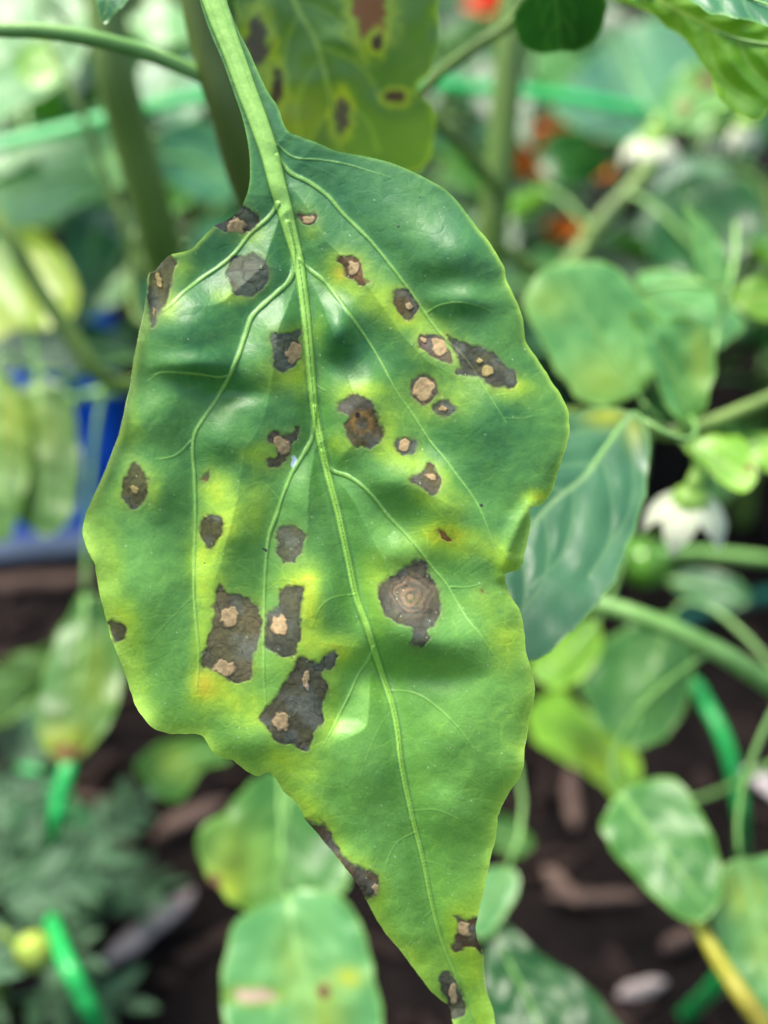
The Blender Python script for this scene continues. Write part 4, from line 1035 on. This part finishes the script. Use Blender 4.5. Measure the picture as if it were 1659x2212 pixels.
def sack():
    g = ground_at(60, 1245); y0 = g[1]; x0 = g[0]
    m, nt, bs, out = nodes_of('blue_printed_plastic')
    tc = N(nt, 'ShaderNodeTexCoord'); sp = N(nt, 'ShaderNodeSeparateXYZ'); nt.links.new(tc.outputs['Object'], sp.inputs[0])
    nz = N(nt, 'ShaderNodeTexNoise'); nz.inputs['Scale'].default_value = 30; nt.links.new(tc.outputs['Object'], nz.inputs['Vector'])
    ad = N(nt, 'ShaderNodeMath', operation='MULTIPLY_ADD'); ad.inputs[1].default_value = .014
    nt.links.new(nz.outputs[0], ad.inputs[0]); nt.links.new(sp.outputs['Z'], ad.inputs[2])
    cr = N(nt, 'ShaderNodeValToRGB'); cr.color_ramp.interpolation = 'LINEAR'
    e = cr.color_ramp.elements
    e[0].position = .026; e[0].color = (*S(222, 230, 244), 1)
    e[1].position = .031; e[1].color = (*S(10, 92, 222), 1)
    nt.links.new(ad.outputs[0], cr.inputs[0]); nt.links.new(cr.outputs[0], bs.inputs['Base Color'])
    bs.inputs['Roughness'].default_value = .3
    bp = N(nt, 'ShaderNodeBump'); bp.inputs['Strength'].default_value = .6; bp.inputs['Distance'].default_value = .01
    nt.links.new(nz.outputs[0], bp.inputs['Height']); nt.links.new(bp.outputs[0], bs.inputs['Normal'])
    V = []; nu, nv = 44, 20
    w, hgt, dep = .24, .165, .07
    cx, cy = x0 - .062, y0 + dep / 2 + .01
    for i in range(nv + 1):
        t = i / nv
        z = hgt * t
        dd = dep * (.82 + .18 * math.sin(math.pi * t)) * (1 - .85 * t ** 3)
        for j in range(nu):
            th = 2 * math.pi * j / nu
            c, s = math.cos(th), math.sin(th)
            px = cx + w / 2 * np.sign(c) * abs(c) ** .5
            py = cy + dd / 2 * np.sign(s) * abs(s) ** .7
            px += .006 * float(vnoise(np.array(th * 3), np.array(t * 6), 1, 3)); py += .006 * float(vnoise(np.array(th * 4), np.array(t * 8), 1, 4))
            V.append((px, py, z))
    F = [(i * nu + j, i * nu + (j + 1) % nu, (i + 1) * nu + (j + 1) % nu, (i + 1) * nu + j) for i in range(nv) for j in range(nu)]
    F.append(tuple(range(nu - 1, -1, -1))); F.append(tuple(nv * nu + j for j in range(nu)))
    o = build('plastic_sack', V, F, m, None, (cx, cy, 0))
    tag(o, 'blue plastic sack with a white band near its bottom', 'sack')
    # hem seam along the top
    V, F = tube_mesh([(cx - w / 2 * .96, cy, hgt), (cx, cy, hgt + .004), (cx + w / 2 * .96, cy, hgt)], [.004], 8)
    build('hem', V, F, m, o)
sack()

def stick(px0, py0, px1, py1, w, mat, label, lift=.012, name='stick', flat=.7):
    a, b = ground_at(px0, py0), ground_at(px1, py1)
    rs = random.Random(px0)
    t = np.linspace(0, 1, 9)[:, None]
    p = a * (1 - t) + b * t
    L = np.linalg.norm(b - a)
    p += np.array([[rs.uniform(-.022, .022) * L, rs.uniform(-.022, .022) * L, 0] for _ in t])
    p[:, 2] = lift * .5 + soil_height(p[:, 0], p[:, 1]) * .5 + w * .35
    V, F = tube_mesh(p, [w * .16, w * .40, w * .52, w * .42, w * .5, w * .36, w * .10], 9, flat=flat)
    o = build(name, V, F, mat, None, p[0])
    tag(o, label, 'stick' if name == 'stick' else 'wood chip')
    return o
stick(225, 2120, 425, 1945, .0095, M_CHIP, 'thick grey stick lying on soil beside the feathery foliage')
stick(1600, 1700, 1720, 1800, .007, M_CHIPP, 'pale whitish stick lying beside the green hoop')
stick(1170, 1905, 1250, 1985, .008, M_STICKB, 'brown wood chip pointing at the dark leaf with pale midrib', name='wood_chip')
stick(1330, 2180, 1430, 2150, .0065, M_CHIP, 'short grey wood chip near the leaning green stake', name='wood_chip')
stick(1180, 1960, 1390, 1965, .006, M_STICKB, 'long brown twig lying across the wood chips')
stick(1225, 1690, 1235, 1830, .008, M_STICKB, 'brown stick lying between the two yellowish leaves')
stick(330, 1840, 500, 1760, .009, M_STICKB, 'dark brown stick under the small lime leaf')
stick(150, 1730, 350, 1790, .0045, M_STICKB, 'thin curved twig beside the fallen green stake')
stick(1420, 2080, 1500, 2040, .007, M_STICKB, 'brown wood chip under the heart shaped leaf', name='wood_chip')
stick(-60, 1300, 260, 1282, .010, M_STICKB, 'reddish brown wooden edging strip in front of the blue sack', name='stick')

def mulch():
    rs = np.random.RandomState(12)
    V, F = [], []
    n = 1500
    for i in range(n):
        x, y = rs.uniform(-.55, .6), rs.uniform(.08, 1.0)
        L, w, t = rs.uniform(.006, .034), rs.uniform(.002, .009), rs.uniform(.001, .004)
        a = rs.uniform(0, math.pi); ca, sa = math.cos(a), math.sin(a); tl = rs.uniform(-.25, .25)
        z = float(soil_height(np.array(x), np.array(y))) + .001
        k = len(V)
        for (u, v, q) in ((-1, -1, 0), (1, -.7, 0), (1, .6, 0), (-1, 1, 0), (-.9, -.8, 1), (.85, -.6, 1), (.9, .5, 1), (-.95, .8, 1)):
            lx, ly = u * L / 2 * rs.uniform(.85, 1), v * w / 2
            V.append((x + lx * ca - ly * sa, y + lx * sa + ly * ca, z + q * t + lx * tl))
        F += [(k, k + 3, k + 2, k + 1), (k + 4, k + 5, k + 6, k + 7), (k, k + 1, k + 5, k + 4), (k + 1, k + 2, k + 6, k + 5), (k + 2, k + 3, k + 7, k + 6), (k + 3, k, k + 4, k + 7)]
    o = build('mulch', V, F, M_CHIPB, None, (0, 0, 0), smooth=False)
    tag(o, 'small dark brown wood chips and crumbs scattered over the soil', 'mulch', kind='stuff')
mulch()

# ================================================================== marigolds
def leaflet_mesh(name, L, w, mat, teeth=5, seed=0):
    V, F = [], []
    n = 9
    for i in range(n):
        t = i / (n - 1)
        ww = w / 2 * math.sin(math.pi * t ** .8) ** .8 * (1 + .14 * (-1) ** i) + 1e-5
        z = -.10 * L * t * t
        V += [(t * L, -ww, z + .12 * ww), (t * L, 0, z - .1 * w), (t * L, ww, z + .12 * ww)]
    for i in range(n - 1):
        a = i * 3
        F += [(a, a + 1, a + 4, a + 3), (a + 1, a + 2, a + 5, a + 4)]
    me = bpy.data.meshes.new(name)
    me.from_pydata(V, [], F); me.update()
    me.polygons.foreach_set('use_smooth', np.ones(len(me.polygons), dtype=bool))
    me.materials.append(mat)
    return me
LEAFLETS = [leaflet_mesh('leaflet', .024, .0082, M_FERN, seed=i) for i in range(1)]

def marigold(g, label, nleaf, height, heads=(), buds=(), seed=0, spread=.07, subparts=True):
    rs = random.Random(seed)
    P = empty('marigold_plant', g, label, 'marigold')
    stem_top = g + np.array([0, 0, height * .75])
    W = smooth_line([g + [0, 0, -.008], g + [.004, .003, height * .4], stem_top], 6)
    V, F = tube_mesh(W, [.0028, .0018], 8)
    build('stem', V, F, M_STEM, P)
    for i in range(nleaf):
        az = i * 2.4 + rs.uniform(-.3, .3)
        hz = height * (.2 + .6 * (i + .5) / nleaf)
        s0 = W[int((len(W) - 1) * min(1, hz / (height * .75)))]
        L = spread * rs.uniform(.8, 1.15)
        d = np.array([math.cos(az), math.sin(az), 0])
        t = np.linspace(0, 1, 9)[:, None]
        rise = rs.uniform(.25, .7)
        R = s0 + d * L * t + np.array([0, 0, 1]) * L * (rise * t - .55 * rise * t * t)
        V, F = tube_mesh(R, [.0011, .0005], 6)
        lf = build('leaf', V, F, M_FERN, P, R[0])
        for k in range(11):
            tt = .30 + .70 * (k // 2) / 5 if k < 10 else 1.0
            side = (-1 if k % 2 else 1) if k < 10 else 0
            p = np.array([np.interp(tt, t[:, 0], R[:, c]) for c in range(3)])
            o = bpy.data.objects.new('leaflet', LEAFLETS[0])
            COL.objects.link(o)
            o.parent = lf; o.location = p - WO[lf]
            sc = (L / .062) * (1.0 - .35 * abs(tt - .6)) * rs.uniform(.85, 1.15)
            o.scale = (sc, sc, sc)
            o.rotation_euler = (rs.uniform(-.4, .4), rs.uniform(-.45, .25), az + side * rs.uniform(.75, 1.1))
    for (hp, r, mat) in heads:
        c = np.array(hp)
        pts = smooth_line(np.vstack([W[-4], (W[-1] + c) / 2 + [0, 0, -.01], c + [0, 0, -.5 * r]]), 6)
        V, F = tube_mesh(pts, [.0016, .0014, .0020], 8)
        hd = build('flower_head', V, F, M_STEM, P, c)
        V, F = [], []
        for ring, (nr, rad, tilt) in enumerate([(13, 1.0, .05), (12, .85, .35), (10, .65, .7), (8, .45, 1.05), (5, .22, 1.35)]):
            for j in range(nr):
                th = 2 * math.pi * (j + .5 * (ring % 2)) / nr + rs.uniform(-.1, .1)
                dd = np.array([math.cos(th) * math.cos(tilt), math.sin(th) * math.cos(tilt), math.sin(tilt)])
                sd_ = np.array([-math.sin(th), math.cos(th), 0])
                k = len(V)
                for (u, w) in ((.1, .10), (.6, .30), (.95, .30), (1.05, .12)):
                    q = c + r * (dd * u * (rad + .15) + np.array([0, 0, .06 * math.sin(u * 3)]))
                    V += [q - sd_ * w * r * .8 + np.array([0, 0, rs.uniform(-.05, .05) * r]), q + sd_ * w * r * .8 + np.array([0, 0, rs.uniform(-.05, .05) * r])]
                for i in range(3):
                    F.append((k + 2 * i, k + 2 * i + 1, k + 2 * i + 3, k + 2 * i + 2))
        build('petals', V, F, mat, hd)
    for (hp, r) in buds:
        c = np.array(hp)
        V, F = [], []
        prof = [(.25, -1.1), (.75, -.8), (1.0, -.1), (.9, .5), (.5, 1.0), (.12, 1.15)]
        for (a, z) in prof:
            for j in range(14):
                th = 2 * math.pi * j / 14
                a2 = a * (1 + .08 * (j % 2))
                V.append(c + r * np.array([a2 * math.cos(th), a2 * math.sin(th), z]))
        for i in range(len(prof) - 1):
            for j in range(14):
                k = (j + 1) % 14
                F.append((i * 14 + j, i * 14 + k, (i + 1) * 14 + k, (i + 1) * 14 + j))
        F.append(tuple((len(prof) - 1) * 14 + j for j in range(14)))
        b = build('bud', V, F, M_BUD, P, c)
        pts = smooth_line(np.vstack([W[-5], (W[-3] + c) / 2, c + [0, 0, -1.05 * r]]), 6)
        V, F = tube_mesh(pts, [.0014, .0016], 8)
        build('bud_stalk', V, F, M_STEM, b)
    return P
g1 = ground_at(5, 2230); g1[2] = 0
marigold(g1, 'bushy marigold plant with one pale green bud on dark soil', 11, .11, buds=[(at(72, 2055, .36), .0058)], seed=3, spread=.047)
g2 = ground_at(-10, 1900); g2[2] = 0
marigold(g2, 'marigold plant with no flowers around the rising green hoop', 8, .10, seed=4, spread=.05)
g3 = ground_at(110, 2030); g3[2] = 0
marigold(g3, 'small marigold plant beside the thick grey stick', 6, .06, seed=5, spread=.04)
h1 = at(1205, 290, .62); g4 = np.array([h1[0], h1[1] + .02, 0])
marigold(g4, 'marigold plant with orange flower heads behind the flowering pepper', 22, .17, [(at(1165, 250, .62), .018, M_ORANGE), (at(1235, 285, .64), .018, M_ORANGE), (at(1160, 355, .60), .020, M_ORANGE), (at(1245, 370, .60), .016, M_ORANGE), (at(1215, 500, .60), .010, M_ORANGE)], seed=6, spread=.085)
h2 = at(1072, 18, .66); g5 = np.array([h2[0], h2[1] + .01, 0])
marigold(g5, 'marigold plant with one red orange flower head', 12, .20, [(at(1072, 18, .66), .017, M_RED)], seed=7, spread=.08)

# ================================================================== rows of pepper plants further back
def variant(seed, pal, L=520):
    rs = random.Random(seed)
    w = L * rs.uniform(.25, .31)
    n = 11
    pts = []
    prof = [0, .62, .95, 1.0, .93, .80, .63, .45, .28, .13, 0]
    for i in range(n):
        pts.append((w * prof[i] * rs.uniform(.95, 1.05), L * i / (n - 1)))
    for i in range(n - 2, 0, -1):
        pts.append((-w * prof[i] * rs.uniform(.95, 1.05), L * i / (n - 1)))
    mid = [(0, 0), (L * .01, L * .35), (-L * .01, L * .7), (0, L)]
    PX, PY, h, cols, q, ml = leaf_fields(pts, mid, 26, pal, (), .22 * rs.choice([1, 1, -.5]), 9, 12, seed, 4)
    s = .00021
    t = PY / L
    V = np.stack([PX * s, PY * s, h * s - rs.uniform(.12, .35) * L * s * t ** 2], 1)
    me = bpy.data.meshes.new('leaf')
    me.from_pydata([tuple(v) for v in V], [], [tuple(f) for f in q]); me.update()
    me.polygons.foreach_set('use_smooth', np.ones(len(me.polygons), dtype=bool))
    a = me.attributes.new('Col', 'FLOAT_COLOR', 'POINT'); a.data.foreach_set('color', cols.astype(np.float32).ravel())
    a = me.attributes.new('leafpos', 'FLOAT_VECTOR', 'POINT'); c = np.zeros((len(V), 3), np.float32); c[:, 0] = PX / 1000; c[:, 1] = PY / 1000
    a.data.foreach_set('vector', c.ravel())
    me.materials.append(M_LEAF)
    return me
VARS = [variant(201, GREEN), variant(202, TEAL), variant(203, TEAL), variant(204, DARK), variant(205, DARK), variant(206, GREEN), variant(207, MINT)]

def bush(x, y, height, nleaf, seed, label, spread=.13):
    rs = random.Random(seed)
    P = empty('pepper_plant', (x, y, 0), label, 'pepper plant', 'pepper plants in the rows behind')
    g = np.array([x, y, 0.0])
    lines = []
    W = smooth_line([g + [0, 0, -.01], g + [rs.uniform(-.01, .01), 0, height * .4], g + [rs.uniform(-.02, .02), rs.uniform(-.02, .02), height * .6]], 6)
    V, F = tube_mesh(W, [.0055, .0045], 8); build('stem', V, F, M_STEM, P); lines.append(W)
    top = W[-1]
    for b in range(4):
        az = b * 1.57 + rs.uniform(-.4, .4)
        e = top + np.array([math.cos(az) * spread * .6, math.sin(az) * spread * .6, height * .4 * rs.uniform(.7, 1)])
        Wb = smooth_line([top, (top + e) / 2 + [0, 0, -.01], e], 6)
        V, F = tube_mesh(Wb, [.0035, .0022], 8); build('branch', V, F, M_STEM, P); lines.append(Wb)
    for i in range(int(nleaf * 1.6)):
        ln = rs.choice(lines[1:] + lines[1:] + lines[:1])
        p = ln[rs.randrange(len(ln) // 3, len(ln))]
        az = rs.uniform(0, 6.283)
        pl = rs.uniform(.02, .05)
        q = p + np.array([math.cos(az) * pl, math.sin(az) * pl, pl * rs.uniform(-.1, .6)])
        lf = link('leaf', rs.choice(VARS), P, q)
        sc = rs.uniform(.34, .80)
        lf.scale = (sc, sc, sc)
        lf.rotation_euler = (rs.uniform(-.75, .1), rs.uniform(-.5, .5), az - math.pi / 2)
        V, F = tube_mesh(smooth_line([p, (p + q) / 2 + [0, 0, .004], q], 3), [.0016, .0012], 6)
        o = build('petiole', np.array(V), F, M_PET, P, p)
BUSH = [(.03, .54, .20, 22), (.22, .55, .20, 22), (-.11, .56, .24, 22), (.40, .50, .18, 18), (-.02, .66, .26, 26), (.30, .70, .27, 30), (-.22, .80, .30, 34), (.10, .86, .27, 34), (.48, .62, .24, 26), (-.50, .72, .30, 30), (-.36, 1.02, .34, 36), (-.06, 1.08, .33, 36), (.24, 1.10, .33, 36), (.52, .98, .33, 32), (-.70, 1.1, .34, 30), (.78, 1.0, .33, 30),
        (-.5, 1.38, .36, 34), (-.18, 1.42, .36, 34), (.14, 1.42, .36, 34), (.46, 1.40, .36, 34), (.80, 1.4, .36, 30), (-.85, 1.5, .36, 30)]
for i, (x, y, hh, n) in enumerate(BUSH):
    bush(x, y, hh, n, 300 + i, 'out of focus leafy pepper plant in the rows behind, without flowers or spots')
